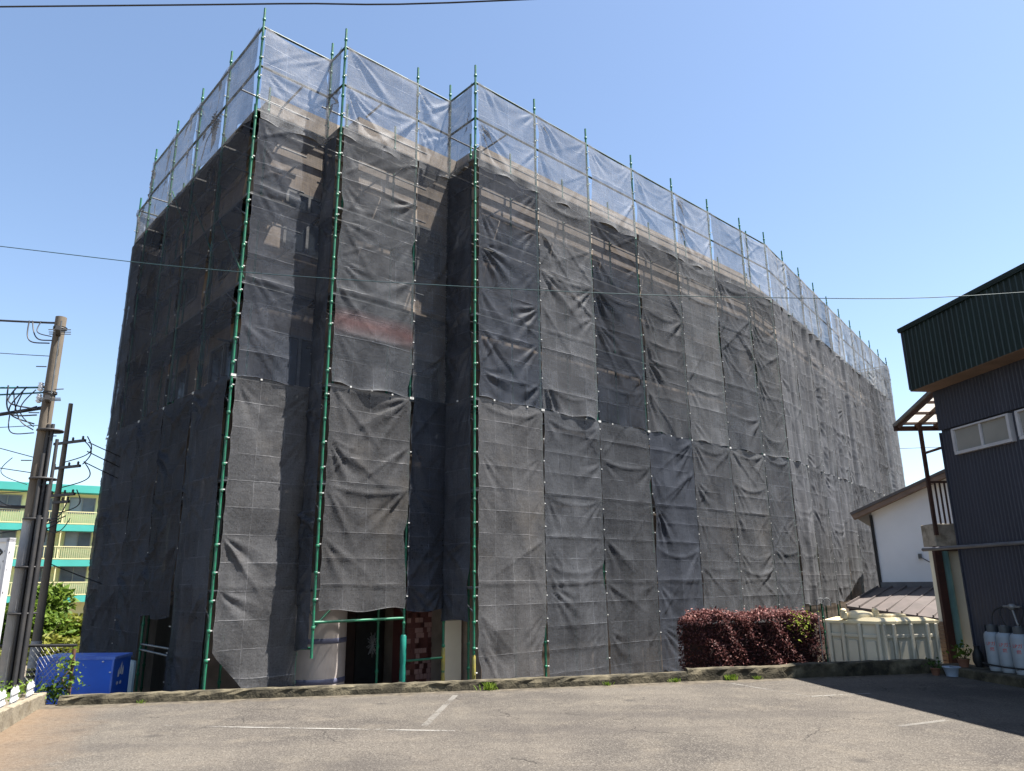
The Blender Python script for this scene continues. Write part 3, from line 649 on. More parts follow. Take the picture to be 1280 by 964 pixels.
for name, st, d, bays, zb, zt in sections:
    n = V(d.y, -d.x, 0); x = 0
    for i, wd in enumerate(bays):
        p = st + d * x
        for row, (a, b) in (('low', (zb[i], ZS)), ('mid', (ZS, ZM)), ('top', (ZM, zt - .03))):
            seed += 1; mm = SM[row][rnd.randrange(len(SM[row]))]
            if name == 'front_c' and i >= 4 and row != 'top': mm = SM['mid_pale'][(i + (row == 'low')) % 2]
            if name in ('far', 'far_end') and row == 'top': mm = SM['fartop']
            if name in ('far', 'far_end') and row != 'top': mm = SM['far'][rnd.randrange(2)]
            if row != 'top' and name in ('left', 'rear', 'rear_end', 'step_ab', 'step_bc'): mm = SM['low'][2] if row == 'low' or name != 'left' else SM['mid'][2]  # darker sheets here put the shade of the unlit faces into the colour
            lab = '%s, %s, %s' % ((LOOKF if name == 'far' else look)[row], rowname[row], WHERE[name][i])
            if name == 'front_b' and i == 0 and row == 'mid': mm = SM['red']; lab = 'dark mesh sheet with rust red stain on its fold above the entrance'
            gp = ((.02 if row == 'top' else .045) if (name in ('front_a', 'front_b', 'front_c') and i == 0) else .012 if name == 'far' and i == 0 else 0, .03 if name in ('step_ab', 'step_bc') or (name == 'left' and i == 3) else 0)
            make_sheet(p, d, n, wd, a, b, mm, lab, 'mesh sheets lashed to the scaffolding', seed, row, gp, .08 if name == 'far' else .04 if name == 'left' else 0)
        x += wd

# ------------------------------------------------------------------ low kerb wall along the lot
def rough_wall(xs, zt, th, name, m, label):
    mb = MB(); xs = np.linspace(*xs, int(abs(xs[1] - xs[0]) / .12)); rings = []
    for k, x in enumerate(xs):
        y = wall_y(x); j = lambda s=.008: rnd.gauss(0, s); t = zt(x)
        rings.append([V(x, y + j(), -.1), V(x, y + .012 + j(.012), t * .55), V(x, y + .02 + j(), t - .02 + j(.006)), V(x, y + .04 + j(.006), t + j(.004)),
                      V(x, y + th - .03, t + j(.004)), V(x, y + th, t - .02), V(x, y + th, GZ)])
    n = len(rings[0]); vs = sum(rings, [])
    fs = [(i * n + k, (i + 1) * n + k, (i + 1) * n + k + 1, i * n + k + 1) for i in range(len(rings) - 1) for k in range(n - 1)]
    fs += [tuple(range(n)), tuple((len(rings) - 1) * n + k for k in range(n))[::-1]]
    mb.add(vs, fs); o = mb.build(name, m, None, loc=(float(xs[0]), wall_y(xs[0]), 0)); return tag(o, label, 'low wall')
rough_wall((-6.75, 3.0), lambda x: .13 + .02 * (x + 6.7) / 9, .2, 'low_wall', M['mossy'], 'low mossy concrete kerb wall in front of the wrapped building')
rough_wall((3.0, 7.75), lambda x: .2 + .035 * max(0, min(1, (x - 4.8) * 4)), .22, 'low_wall', M['mossy'], 'taller dark mossy kerb wall before the red hedge and tank')

# ------------------------------------------------------------------ foliage builders
def leaf_cloud(pts, size, jitter=.35, squash=.55):
    n = len(pts); nr = rs.randn(n, 3); nr[:, 2] = np.abs(nr[:, 2]) + .3; nr /= np.linalg.norm(nr, axis=1)[:, None]
    t = np.cross(nr, rs.randn(n, 3)); t /= np.linalg.norm(t, axis=1)[:, None]; b = np.cross(nr, t)
    s = size * (1 + jitter * rs.randn(n, 1)).clip(.4, 2)
    q = np.stack([pts - t * s, pts - b * s * squash + nr * s * .15, pts + t * s, pts + b * s * squash + nr * s * .15], 1)
    return q.reshape(-1, 3)
def leaves(name, pts, size, m, parent=None, loc=None, kind=None):
    v = leaf_cloud(pts, size); n = len(v) // 4; off = WLOC[parent.name] if parent is not None else Vector(loc)
    v = v - np.array(off); me = bpy.data.meshes.new(name)
    me.vertices.add(n * 4); me.vertices.foreach_set('co', v.reshape(-1).astype(np.float32))
    me.loops.add(n * 4); me.loops.foreach_set('vertex_index', np.arange(n * 4, dtype=np.int32))
    me.polygons.add(n); me.polygons.foreach_set('loop_start', (np.arange(n) * 4).astype(np.int32)); me.update(calc_edges=True)
    me.materials.append(m); return link(name, me, parent, None if parent is not None else off, kind=kind)
# red hedge
hd = V(.955, .3, 0).normalized(); hn = V(hd.y, -hd.x, 0)
h0 = V(3.66, 15.04, GZ); HL, HW, HH = 2.7, 1.0, 1.84
hg = thing('hedge', h0 + hd * 1.5, 'clipped dark red leaved hedge behind the low wall', 'hedge')
def hedge_pts(n, lo=0., zlo=0, top=False):
    a = rs.rand(n) * HL; c = rs.rand(n) * HW; z = HH * rs.rand(n)
    k = rs.randint(0, 10, n)
    z = np.where(k < 4, HH, z); c = np.where((k >= 4) & (k < 8), 0, c); c = np.where(k == 8, HW, c); a = np.where(k == 9, np.where(rs.rand(n) < .7, 0, HL), a)
    if top: z = np.full(n, HH); c = rs.rand(n) * HW; a = rs.rand(n) * HL
    bump = .05 * np.sin(a * 5.1 + c * 3) + .035 * np.sin(a * 11 + z * 9 + 1) + .03 * rs.randn(n)
    p = np.outer(a, np.array(hd)) - np.outer(c - bump - .02, np.array(hn)); p[:, 2] = z + .04 * np.sin(a * 4) + .045 * np.abs(rs.randn(n)) * (k < 4) + bump * .5
    ends = np.minimum(1, np.minimum(a, HL - a) / .25); p[:, 2] -= (1 - ends) * .12 * (z > HH * .8)
    return p + np.array(h0)
mb = MB(); mb.box(h0 + hd * HL / 2 - hn * HW / 2 + V(0, 0, HH / 2 - .06), (HL - .16, HW - .12, HH - .16), (hd, hn, V(0, 0, 1))); mb.build('branches', M['hedge_twigs'], hg)
leaves('foliage', hedge_pts(30000), .026, M['leaf_red'], hg, kind='stuff')
sh = hedge_pts(130, top=True); sh = np.concatenate([sh + np.array([0, 0, k * .022]) + rs.randn(130, 3) * .006 for k in range(5)])
leaves('top_shoot', sh, .02, M['leaf_pink'], hg, kind='stuff')
leaves('new_growth', np.vstack([hedge_pts(10000, top=True), hedge_pts(9000)[:5200]]), .021, M['leaf_pink'], hg, kind='stuff')
lp = np.array(h0) + np.outer(np.full(170, 2.25) + rs.randn(170) * .16, np.array(hd)) + np.outer(np.full(170, .05) + rs.randn(170) * .05, np.array(hn)); lp[:, 2] = h0.z + HH - .12 + rs.randn(170) * .12
leaves('lime_shoot', lp, .026, M['leaf_lime'], hg, kind='stuff')
# weeds at the foot of the wall
def weed(x, y, z, h, n, label):
    mb = MB(); c = V(x, y, z)
    for k in range(n):
        a = rnd.random() * 6.28; l = h * (.5 + rnd.random() * .7); s = .25 + rnd.random() * .8
        p = c + V(rnd.gauss(0, .5) * h, rnd.gauss(0, .2) * h, 0); t = p + V(cos(a) * s * l, sin(a) * s * l * .6, l); b = V(-sin(a), cos(a), 0) * h * .09
        mid = p.lerp(t, .5) + V(0, 0, l * .15); mb.add([p - b * .5, p + b * .5, mid + b, t, mid - b], [(0, 1, 2, 3, 4)])
    tag(mb.build('weed_tuft', M['grass'], None, loc=c), label, 'weed', 'weeds along the foot of the wall')
for (x, h, n, lab) in ((-.42, .12, 60, 'leafy green weed on the kerb below the green corner post'), (1.55, .06, 40, 'low weed patch at kerb below the dark sheets'),
                       (2.75, .07, 50, 'weed tuft left of the hedge at the wall foot'), (3.75, .1, 90, 'bright green weed tuft below the hedge middle'),
                       (4.25, .06, 40, 'small weed tuft below the hedge right end'), (-5.6, .05, 30, 'tiny dry weed at the kerb beside the blue skip')):
    weed(x, wall_y(x) - .05, 0.0, h, n, lab)

# ------------------------------------------------------------------ water tank
tk = thing('water_tank', (7.2, 15.6, GZ), 'cream ribbed plastic water tank with domed lid behind the wall', 'tank')
A_, B_, C_ = V(6.3, 15.6, 0), V(6.98, 14.75, 0), V(8.15, 15.0, 0); D_ = A_ + C_ - B_ + V(.05, .2, 0)
zt = .9; foot = [A_, B_, C_, D_]
cen = (A_ + B_ + C_ + D_) / 4
mb = MB()
b_ = [cen + (p - cen) * 1.0 + V(0, 0, GZ) for p in foot]; t_ = [cen + (p - cen) * .985 + V(0, 0, zt - .05) for p in foot]
mb.add(b_ + t_, [(i, (i + 1) % 4, 4 + (i + 1) % 4, 4 + i) for i in range(4)]); mb.build('body', M['tank'], tk)
ribs = MB(); pan = MB()
for (p, q, ts) in ((A_, B_, (.04, .3, .62, .95)), (B_, C_, (.03, .2, .52, .82, .98))):
    d = (q - p).normalized(); n = V(d.y, -d.x, 0)
    for t in ts:
        c = p.lerp(q, t); mb = MB(); mb.bbox(c + n * .025 + V(0, 0, (GZ + zt) / 2 - .03), (.07, .06, zt - GZ - .06), .012, (d, n, V(0, 0, 1))); mb.build('rib', M['tank'], tk)
    for a, b in zip(ts[:-1], ts[1:]):
        c = p.lerp(q, (a + b) / 2); wd = (q - p).length * (b - a)
        mb = MB(); mb.bbox(c + n * .012 + V(0, 0, .28), (wd * .55, .03, .5), .01, (d, n, V(0, 0, 1))); mb.build('panel', M['tank'], tk)
        mb = MB(); mb.bbox(c + n * .02 + V(0, 0, .62), (wd * .8, .03, .06), .01, (d, n, V(0, 0, 1))); mb.build('panel', M['tank'], tk)
mb = MB()
lo = [cen + (p - cen) * 1.07 + V(0, 0, zt - .06) for p in foot]; l2 = [cen + (p - cen) * 1.07 + V(0, 0, zt - .01) for p in foot]; l3 = [cen + (p - cen) * .82 + V(0, 0, zt + .05) for p in foot]
vs = lo + l2 + l3; mb.add(vs, [(i, (i + 1) % 4, 4 + (i + 1) % 4, 4 + i) for i in range(4)] + [(4 + i, 4 + (i + 1) % 4, 8 + (i + 1) % 4, 8 + i) for i in range(4)] + [(8, 9, 10, 11), (3, 2, 1, 0)])
lid = mb.build('lid', M['tank_top'], tk)
mb = MB(); c = A_.lerp(C_, .3) + V(0, 0, zt + .03); mb.lathe(c, [(.3, 0), (.3, .06), (.27, .1), (.1, .14), (.0, .145)], 24); mb.build('manhole_cover', M['tank_top'], tk)
for s in (-.33, .3):
    mb = MB(); mb.bbox(c + V(s, -.12, .06), (.12, .1, .13), .015); mb.lathe(c + V(s, -.12, .12), [(.05, 0), (.06, .02), (.045, .06), (0, .07)], 12); mb.build('valve', M['tank_top'], tk)
mb = MB(); mb.bbox(A_.lerp(C_, .62) + V(0, .05, zt + .07), (.5, .3, .07), .02, (hd, hn, V(0, 0, 1))); mb.build('hatch', M['tank_top'], tk)
# pair of bent ladder rails beside it
ld = thing('ladder_rails', (5.9, 14.75, 0), 'two thin steel hooked rails standing before the cream tank', 'ladder')
for k, x in enumerate((5.86, 6.0)):
    y = 14.9 + k * .05; pts = [V(x, y, GZ), V(x, y, 1.0)] + [V(x + (.075 * (1 - cos(a))), y, 1.25 + .075 * sin(a)) for a in np.linspace(0, pi * .95, 8)] + [V(x + .15, y, 1.17)]
    mb = MB(); mb.path(pts, .009, 8); mb.build('rail', M['galv'], ld)

# ------------------------------------------------------------------ dark building on the right
K = V(8.37, 14.17, 0); dd = V(.1305, -.9914, 0); nn = V(-.9914, -.1305, 0)      # dd runs towards the camera
def kp(t, o, z): return K + dd * t + nn * o + V(0, 0, z)
UPZ = V(0, 0, 1)
db = thing('shop_building', (12, 10, 0), 'navy ribbed metal building with dark green fascia at the right edge', 'building')
def corrug(t0, t1, z0, z1, off, pitch, depth, org=None):
    mb = MB(); n = int((t1 - t0) / pitch); prof = []
    for i in range(n):
        a = t0 + i * pitch; prof += [(a, 0), (a + pitch * .12, depth), (a + pitch * .42, depth), (a + pitch * .54, 0)]
    prof.append((t1, 0)); vs = []
    for t, o in prof: vs += [kp(t, off + o, z0), kp(t, off + o, z1)]
    mb.add(vs, [(2 * i, 2 * i + 2, 2 * i + 3, 2 * i + 1) for i in range(len(prof) - 1)]); return mb
mb = corrug(.0, 13, .1, 4.42, 0, .085, .0045); mb.build('lower_siding', M['navy'], db)
mb = corrug(-.01, 13, 4.46, 5.5, .03, .085, .0045); mb.build('upper_siding', M['navy'], db)
mb = corrug(-.02, 14, 5.25, 6.5, .5, .125, .009); mb.build('fascia', M['fascia'], db)
mb = MB(); mb.box(kp(7, .25, 5.27), (14.03, .49, .05), (dd, nn, UPZ)); mb.build('soffit', M['soffit'], db)
mb = MB(); mb.box(kp(7, -3.7, 6.5), (14.1, 8.5, .06), (dd, nn, UPZ)); mb.build('roof', M['fascia'], db)
mb = MB(); mb.box(kp(7, .51, 6.53), (14.12, .09, .06), (dd, nn, UPZ)); mb.build('coping', M['fascia'], db)
mb = MB(); mb.box(kp(6.5, -4.02, 3.2), (13, 8, 6.5), (dd, nn, UPZ)); mb.build('wall', M['navy'], db)
mb = MB(); mb.box(kp(-.002, .01, 2.27), (.03, .05, 4.3), (dd, nn, UPZ)); mb.box(kp(-.0, -3.7, 5.88), (.04, 8.44, 1.2), (dd, nn, UPZ)); mb.build('corner_trim', M['navy'], db)
# window row
wz0, wz1 = 3.95, 4.42
def swindow(t0, t1):
    fm = MB(); th = .055; ax = (dd, nn, UPZ)
    fm.box(kp((t0 + t1) / 2, .04, wz0), (t1 - t0, .09, th), ax)
    fm.box(kp((t0 + t1) / 2, .04, wz1 - .02), (t1 - t0, .09, .03), ax)
    for t in (t0 + th / 2, t1 - th / 2): fm.box(kp(t, .045, (wz0 + wz1) / 2), (th, .092, wz1 - wz0 - th), ax)
    wn = fm.build('window', M['sash'], db)
    mid = (t0 + t1) / 2
    for k, (a, b, o) in enumerate(((t0 + th, mid, .04), (mid, t1 - th, .025))):
        g = MB(); g.box(kp((a + b) / 2, o, (wz0 + wz1) / 2), (b - a, .012, wz1 - wz0 - .05), ax); g.build('pane', M['frost'], wn)
    g = MB(); g.box(kp(mid, .055, (wz0 + wz1) / 2), (.045, .03, wz1 - wz0 - .06), ax); g.build('sash', M['sash'], wn)
swindow(.38, 1.78); swindow(1.93, 3.4)
mb = MB(); mb.tube(kp(-.9, .1, 2.23), kp(9, .1, 2.26), .035, 10); mb.build('pipe', M['grey_pipe'], db)
mb = MB(); mb.bbox(kp(3, .3, .075), (6.9, .62, .15), .02, (dd, nn, UPZ)); st_ = mb.build('concrete_step', M['mossy'], None, loc=kp(3, .3, 0)); tag(st_, 'long dark concrete step at the foot of the navy wall', 'step')
# rear wing with balcony, canopy and posts
WY = 16.0
wg = thing('balcony_wing', (9.6, WY, 0), 'cream rear wing with rusty railed balcony behind the navy building', 'building')
mb = MB(); mb.box((10.5, WY + .22, .7), (3.1, .2, 3.2)); mb.build('wall', M['cream'], wg)
mb = MB(); mb.bbox((10.4, WY + .05, 2.56), (3.1, .5, .46), .015); mb.build('balcony_slab', M['concrete'], wg)
mb = MB(); mb.box((10.4, WY - .02, 2.28), (3.0, .12, .1)); mb.build('slab_beam', M['brown_steel'], wg)
mb = MB(); mb.box((8.87, WY - .24, 3.75), (.065, .065, 2.4)); mb.build('post', M['brown_steel'], wg)
mb = MB(); mb.box((8.9, WY - .1, .7), (.15, .1, 3.1)); mb.build('post', M['brown_steel'], wg)
mb = MB(); mb.box((10.4, WY - .24, 3.66), (3.0, .04, .045)); mb.build('handrail', M['brown_steel'], wg)
for k in range(24):
    mb = MB(); mb.box((9.0 + k * .1, WY - .24, 3.21), (.028, .028, .86)); mb.build('baluster', M['brown_steel'], wg)
mb = MB(); mb.tube((8.87, WY - .24, 4.28), (9.6, WY - .6, 4.5), .028, 8); mb.build('tie_bar', M['brown_steel'], wg)
mb = MB(); mb.tube((9.12, WY + .02, .3), (9.1, WY + .02, 2.24), .095, 14); mb.build('downpipe', M['teal_pipe'], wg)
ra, rb = V(8.55, WY + .12, 4.93), V(8.62, 14.55, 5.36)            # the canopy falls away from the camera
rd = (rb - ra).normalized(); rx = V(1, 0, 0); rn = rx.cross(-rd).normalized(); rn = rn if rn.z > 0 else -rn; rl = (rb - ra).length
for j in range(3):
    for k in range(2):
        mb = MB(); mb.box(ra + rx * (.35 + j * .8) + rd * (rl * (.25 + .5 * k)) + rn * .06, (.78, rl * .49, .012), (rx, rd, rn)); mb.build('canopy_panel', M['polycarb'], wg)
for x in (.0, .42, .84, 1.26, 1.7, 2.3):
    mb = MB(); mb.box(ra + rx * (x + .02) + rd * (rl / 2), (.06, rl, .09), (rx, rd, rn)); mb.build('rafter', M['brown_steel'], wg)
for t in (.08, .38, .68, .97):
    mb = MB(); mb.box(ra + rx * 1.2 + rd * (rl * t) + rn * .025, (2.4, .04, .05), (rx, rd, rn)); mb.build('purlin', M['brown_steel'], wg)
mb = MB(); mb.box(ra + rx * 1.2 - V(0, 0, .03), (2.5, .07, .1)); mb.build('eave_beam', M['brown_steel'], wg)
mb = MB(); mb.box(ra - rx * .04 + rd * (rl / 2) + rn * .05, (.03, rl + .06, .07), (rx, rd, rn)); mb.build('edge_trim', M['alu'], wg)

# gas cylinders, regulator, rail
def gas(t, label, first=None):
    c = kp(t, .24, .15); g = thing('gas_cylinder', c, label, 'gas cylinder', 'gas cylinders on the step by the navy wall')
    mb = MB(); mb.lathe(c, [(.115, 0), (.12, .02), (.12, .07), (.1, .075)], 18); mb.build('foot_ring', M['gas'], g)
    mb = MB(); mb.lathe(c, [(.09, .06), (.128, .1), (.135, .14), (.135, .54), (.128, .59), (.1, .63), (.05, .655), (.0, .66)], 22); mb.build('body', M['gas'], g)
    mb = MB(); 
    for a0 in (.2, .2 + pi):
        vs = []; 
        for a in np.linspace(a0, a0 + 2.3, 9): vs += [c + V(.1 * cos(a), .1 * sin(a), .6), c + V(.1 * cos(a), .1 * sin(a), .74), ]
        mb.add(vs, [(2 * i, 2 * i + 2, 2 * i + 3, 2 * i + 1) for i in range(8)], 0, True)
    mb.build('collar', M['cyl_collar'], g)
    mb = MB(); mb.lathe(c, [(.02, .64), (.025, .7), (.02, .72), (.045, .73), (.045, .75), (.01, .755)], 10); mb.build('valve', M['galv'], g)
    return g, c
def text_mesh(body, size, ext=.0, spacing=1):
    cu = bpy.data.curves.new('letters', 'FONT'); cu.body = body; cu.size = size; cu.extrude = ext; cu.resolution_u = 3; cu.align_x = 'CENTER'; cu.align_y = 'CENTER'; cu.space_line = spacing
    o = bpy.data.objects.new('letters', cu); col.objects.link(o); dg = bpy.context.evaluated_depsgraph_get(); me = bpy.data.meshes.new_from_object(o.evaluated_get(dg)); bpy.data.objects.remove(o); me.materials.clear(); return me
def cyl_text(body, size, g, c, r, ang, z, m):
    me = text_mesh(body, size)
    bm = bmesh.new(); bm.from_mesh(me); bmesh.ops.subdivide_edges(bm, edges=[e for e in bm.edges if e.calc_length() > .03], cuts=2); bm.to_mesh(me); bm.free()
    for v in me.vertices:
        a = ang + v.co.x / r; v.co = V(r * cos(a), r * sin(a), z + v.co.y)
    me.materials.append(m); o = bpy.data.objects.new('lettering', me); col.objects.link(o); o.parent = g
for t, ang, lab in ((.75, pi * 1.3, 'grey gas cylinder with red lettering, nearest the cream wing'), (1.03, pi * 1.3, 'grey gas cylinder with red lettering, middle of the row'), (1.33, pi * 1.3, 'grey gas cylinder with red lettering, cut by the photo edge')):
    g, c = gas(t, lab); cyl_text('LPガス', .075, g, c, .1365, ang, .44, M['red_print']); cyl_text('燃', .07, g, c, .1365, ang - .2, .35, M['red_print'])
rg = thing('gas_regulator', kp(1.15, .02, .9), 'pale T shaped gas regulator with black hoses on navy wall', 'regulator')
mb = MB(); mb.tube(kp(.95, .1, 1.2), kp(1.32, .1, 1.2), .022, 10); mb.lathe(kp(1.13, .1, 1.15), [(.03, 0), (.06, .03), (.06, .08), (.03, .1)], 14); mb.build('body', M['alu'], rg)
mb = MB(); mb.tube(kp(1.13, .1, 1.16), kp(1.22, .1, .8), .018, 8); mb.tube(kp(1.22, .1, .92), kp(1.22, .1, .8), .028, 8); mb.build('outlet_pipe', M['alu'], rg)
for t in (.75, 1.03, 1.33):
    a = kp(.97 if t < 1.2 else 1.3, .1, 1.2); b = kp(t, .2, .9); pts = [a.lerp(b, s) + V(0, 0, .06 * sin(pi * s)) + dd * (-.1 * sin(pi * s) * (1 if t < 1.2 else -1)) for s in np.linspace(0, 1, 12)]
    mb = MB(); mb.path(pts, .011, 6); mb.build('hose', M['black'], rg)
ch = MB(); ch.path([kp(t, .385, .26 - .02 * sin((t - .6) * 3)) for t in np.linspace(.6, 3, 16)], .014, 6); o = ch.build('safety_chain', M['black'], None, loc=kp(.6, .38, .26)); tag(o, 'black retaining chain across the gas cylinders', 'chain')

# pots by the step
def pot(p, r, h, m, label, leafy=None, name='plant_pot'):
    t = thing(name, p, label, 'plant pot'); mb = MB(); mb.lathe(p, [(r * .7, 0), (r, h * .9), (r * 1.08, h * .92), (r * 1.08, h), (r * .95, h), (r * .9, h * .85), (0, h * .84)], 18); mb.build('pot', m, t)
    if leafy:
        n, s, mm, hh = leafy; q = rs.randn(n, 3) * np.array([r * .9, r * .9, hh * .3]) + np.array([p[0], p[1], p[2] + h + hh * .45]); leaves('foliage', q, s, mm, t)
        mb = MB()
        for k in range(5): mb.tube(V(p) + V(0, 0, h * .8), V(p) + V(rnd.gauss(0, r), rnd.gauss(0, r), h + hh * .6), .006, 5)
        mb.build('stem', M['bark'], t)
pot(V(7.75, 13.95, .0), .14, .16, M['basin'], 'pale blue basin on the ground by the brown post')
pot(V(7.98, 13.95, .15), .1, .14, M['pot'], 'terracotta pot of grassy green plant by the cream wing', (110, .035, M['leaf_green'], .26))
pot(V(7.55, 14.12, .0), .08, .12, M['pot'], 'little leafy pot at the end of the dark wall', (60, .03, M['leaf_dark'], .14))
vs_ = thing('vase', (8.22, 13.9, .15), 'dark glazed tall jar beside the navy corner', 'vase')
mb = MB(); mb.lathe((8.22, 13.9, .15), [(.05, 0), (.09, .1), (.085, .22), (.045, .3), (.04, .34), (.055, .36), (.02, .36)], 18); mb.build('body', M['black'], vs_)

# ------------------------------------------------------------------ white house and brown roof behind the tank
hs = thing('white_house', (10.08, 21, GZ), 'white walled house with brown eaves behind the cream tank', 'house')
hx, hy = V(cos(R(30)), -sin(R(30)), 0), V(sin(R(30)), cos(R(30)), 0); H0 = V(10.08, 21, 0)
def hp(a, b, z): return H0 + hx * a + hy * b + V(0, 0, z)
hax = (hx, hy, UPZ); RS = .42                                    # roof slope
mb = MB(); wv = [(0, 3.5), (2.9, 3.5 + 2.9 * RS), (5.8, 3.5), (5.8, GZ), (0, GZ)]
mb.add([hp(a, 0, z) for a, z in wv] + [hp(a, 8, z) for a, z in wv], [(0, 1, 2, 3, 4)[::-1], (5, 6, 7, 8, 9)] + [(i, (i + 1) % 5, 5 + (i + 1) % 5, 5 + i) for i in range(5)]); mb.build('wall', M['house'], hs)
for sgn in (1, -1):
    a = hp(-.45 if sgn > 0 else 6.25, 0, 3.5 - .45 * RS); b = hp(2.9, 0, 3.5 + 2.9 * RS); r_ = (b - a).normalized(); rn_ = hy.cross(r_); rn_ = rn_ if rn_.z > 0 else -rn_
    mb = MB(); mb.box((a + b) / 2 + hy * 3.9 + rn_ * .13, ((b - a).length, 8.7, .07), (r_, hy, rn_)); mb.build('roof', M['roofmetal'], hs)
    mb = MB(); mb.box((a + b) / 2 - hy * .22 + rn_ * .03, ((b - a).length, .4, .12), (r_, hy, rn_)); mb.build('eave_board', M['soffit'], hs)
mb = MB(); mb.tube(hp(-.02, -.06, 3.4), hp(.0, -.06, 1.3), .045, 8); mb.build('downpipe', M['black'], hs)
mb = MB(); mb.box(hp(2.6, -.05, 1.5), (5.2, .1, .16), hax); mb.build('flashing', M['grey_pipe'], hs)
mb = MB(); mb.box(hp(1.05, -.05, 2.25), (.09, .08, .13), hax); mb.build('meter_box', M['galv'], hs)
mb = MB(); mb.path([hp(1.07 + .8 * t, -.05, 2.22 - .36 * sin(pi * .5 * t)) for t in np.linspace(0, 1, 12)], .012, 6); mb.build('cable', M['cable'], hs)
pt = thing('lean_to_roof', (9.5, 19, GZ), 'brown standing seam metal lean-to roof below the white house', 'roof')
TL, TR, BL, BR = V(9.95, 20.9, 1.44), V(12.3, 19.5, 1.44), V(8.63, 20.0, 1.0), V(9.9, 16.9, .74)
mb = MB(); mb.add([TL, TR, BR, BL] + [p - V(0, 0, .06) for p in (TL, TR, BR, BL)], [(0, 3, 2), (0, 2, 1), (4, 6, 7), (4, 5, 6), (3, 7, 6, 2), (0, 4, 7, 3), (2, 6, 5, 1)]); mb.build('roof_sheet', M['roofmetal'], pt)
for k in range(9):
    t = k / 8; a = TL.lerp(TR, t); b = BL.lerp(BR, t); d = (b - a).normalized()
    mb = MB(); mb.box((a + b) / 2 + V(0, 0, .03), ((b - a).length, .03, .05), (d, d.cross(UPZ).normalized(), d.cross(UPZ).normalized().cross(d) * 1)); mb.build('seam', M['roofmetal'], pt)
mb = MB(); mb.quad(BL + V(.1, .1, -.07), BR + V(0, .1, -.07), V(BR.x, BR.y + .1, GZ), V(BL.x + .1, BL.y + .1, GZ)); mb.build('wall', M['door'], pt)
bk = thing('brick_pier', (8.72, 16.2, GZ), 'small tan brick pier between tank and brown post', 'pier')
for j in range(20):
    for i in range(2):
        mb = MB(); mb.bbox((8.62 + i * .22 + (.05 if j % 2 else 0), 16.2, GZ + .05 + j * .085), (.21, .1, .075), .006); mb.build('brick', M['brick'], bk)

# ------------------------------------------------------------------ left side: planter, pickets, fence, poles, sign, skip
pl0, pl1 = V(-5.85, 8.6, 0), V(-7.02, 11.85, 0); pd = (pl1 - pl0).normalized(); pn = V(pd.y, -pd.x, 0)
plt = thing('planter_kerb', pl0.lerp(pl1, .5), 'low concrete block planter edge at the left of the lot', 'planter')
L_ = (pl1 - pl0).length; nb = 9
for k in range(nb):
    h = .29 - .12 * k / (nb - 1)
    mb = MB(); mb.bbox(pl0 + pd * (L_ * (k + .5) / nb) - pn * .05 + V(0, 0, h / 2), (L_ / nb - .012, .11 + rnd.gauss(0, .004), h + rnd.gauss(0, .005)), .012, (pd, pn, UPZ)); mb.build('block', M['block'], plt)
mb = MB(); mb.box(pl1 - pn * .55 - pd * .05 + V(0, 0, .08), (.1, .9, .17), (pd, pn, UPZ)); mb.build('end_block', M['block'], plt)
mb = MB(); mb.add([pl0 - pn * .1 + V(0, 0, .22), pl1 - pn * .1 + V(0, 0, .12), pl1 - pn * 1.6 + V(0, 0, .12), pl0 - pn * 3.6 + V(0, 0, .22)], [(0, 1, 2, 3)]); mb.build('earth', M['soil'], plt)
def picket(c, label):
    t = thing('picket_fence', c, label, 'picket fence', 'white picket fences on the planter')
    mb = MB()
    for k in range(5):
        x = -.15 + k * .075; h = .2 + .02 * (k % 2)
        p = c + pd * x; mb.box(p + V(0, 0, h / 2), (.042, .012, h), (pd, pn, UPZ)); mb.add([p + pd * -.021 + V(0, 0, h), p + pd * .021 + V(0, 0, h), p + V(0, 0, h + .03)], [(0, 1, 2)])
    mb.build('picket', M['white'], t, kind='stuff')
    for z in (.06, .15):
        mb = MB(); mb.box(c + pn * .012 + V(0, 0, z), (.36, .012, .025), (pd, pn, UPZ)); mb.build('rail', M['white'], t)
for s, z, lab in ((.42, .24, 'white picket fence panel nearest the camera on planter'), (.6, .22, 'white picket fence panel in the middle of the planter'), (.84, .19, 'white picket fence panel at the far end by the striped pole')):
    picket(pl0 + pd * (L_ * s) - pn * .12 + V(0, 0, z - .03), lab)
q = np.array(pl0) + np.outer(rs.rand(700) * L_, np.array(pd)) - np.outer(.2 + rs.rand(700) * .5, np.array(pn)); q[:, 2] = .2 + np.abs(rs.randn(700)) * .09
o = leaves('ground_cover', q, .028, M['leaf_green'], None, pl0, 'stuff'); tag(o, 'low green plants growing in the planter', 'plants')
# chain link fence
fx0, fx1, fy = -9.3, -6.78, 12.0
fc = thing('chain_link_fence', (fx1, fy, 0), 'sagging chain link fence with rusty end post and black rail', 'fence')
mb = MB(); mb.tube((fx0, fy, .82), (fx1 + .02, fy, .82), .022, 8); mb.build('top_rail', M['black'], fc)
mb = MB(); mb.tube((fx1, fy, -.05), (fx1 - .01, fy, .8), .026, 8); mb.build('post', M['rust'], fc)
mb = MB(); mb.tube((fx1 - 1.35, fy, -.05), (fx1 - 1.35, fy, .8), .024, 8); mb.build('post', M['green'], fc)
mb = MB(); pit = .085
for fam in (1, -1):
    for k in range(int((fx1 - fx0) / pit) + 12):
        x0 = fx0 + (k - 11) * pit if fam > 0 else fx0 + k * pit; pts = []
        for s in np.linspace(0, .78, 10):
            x = x0 + fam * s * .95 + .02 * sin(9 * x0 + s * 7); y = fy + .03 * sin(5 * x + 3 * s) + .012 * fam
            if fx0 <= x <= fx1: pts.append(V(x, y, .8 - s))
        if len(pts) > 2: mb.path(pts, .0035, 3)
mb.build('wire_mesh', M['chain'], fc, kind='stuff')
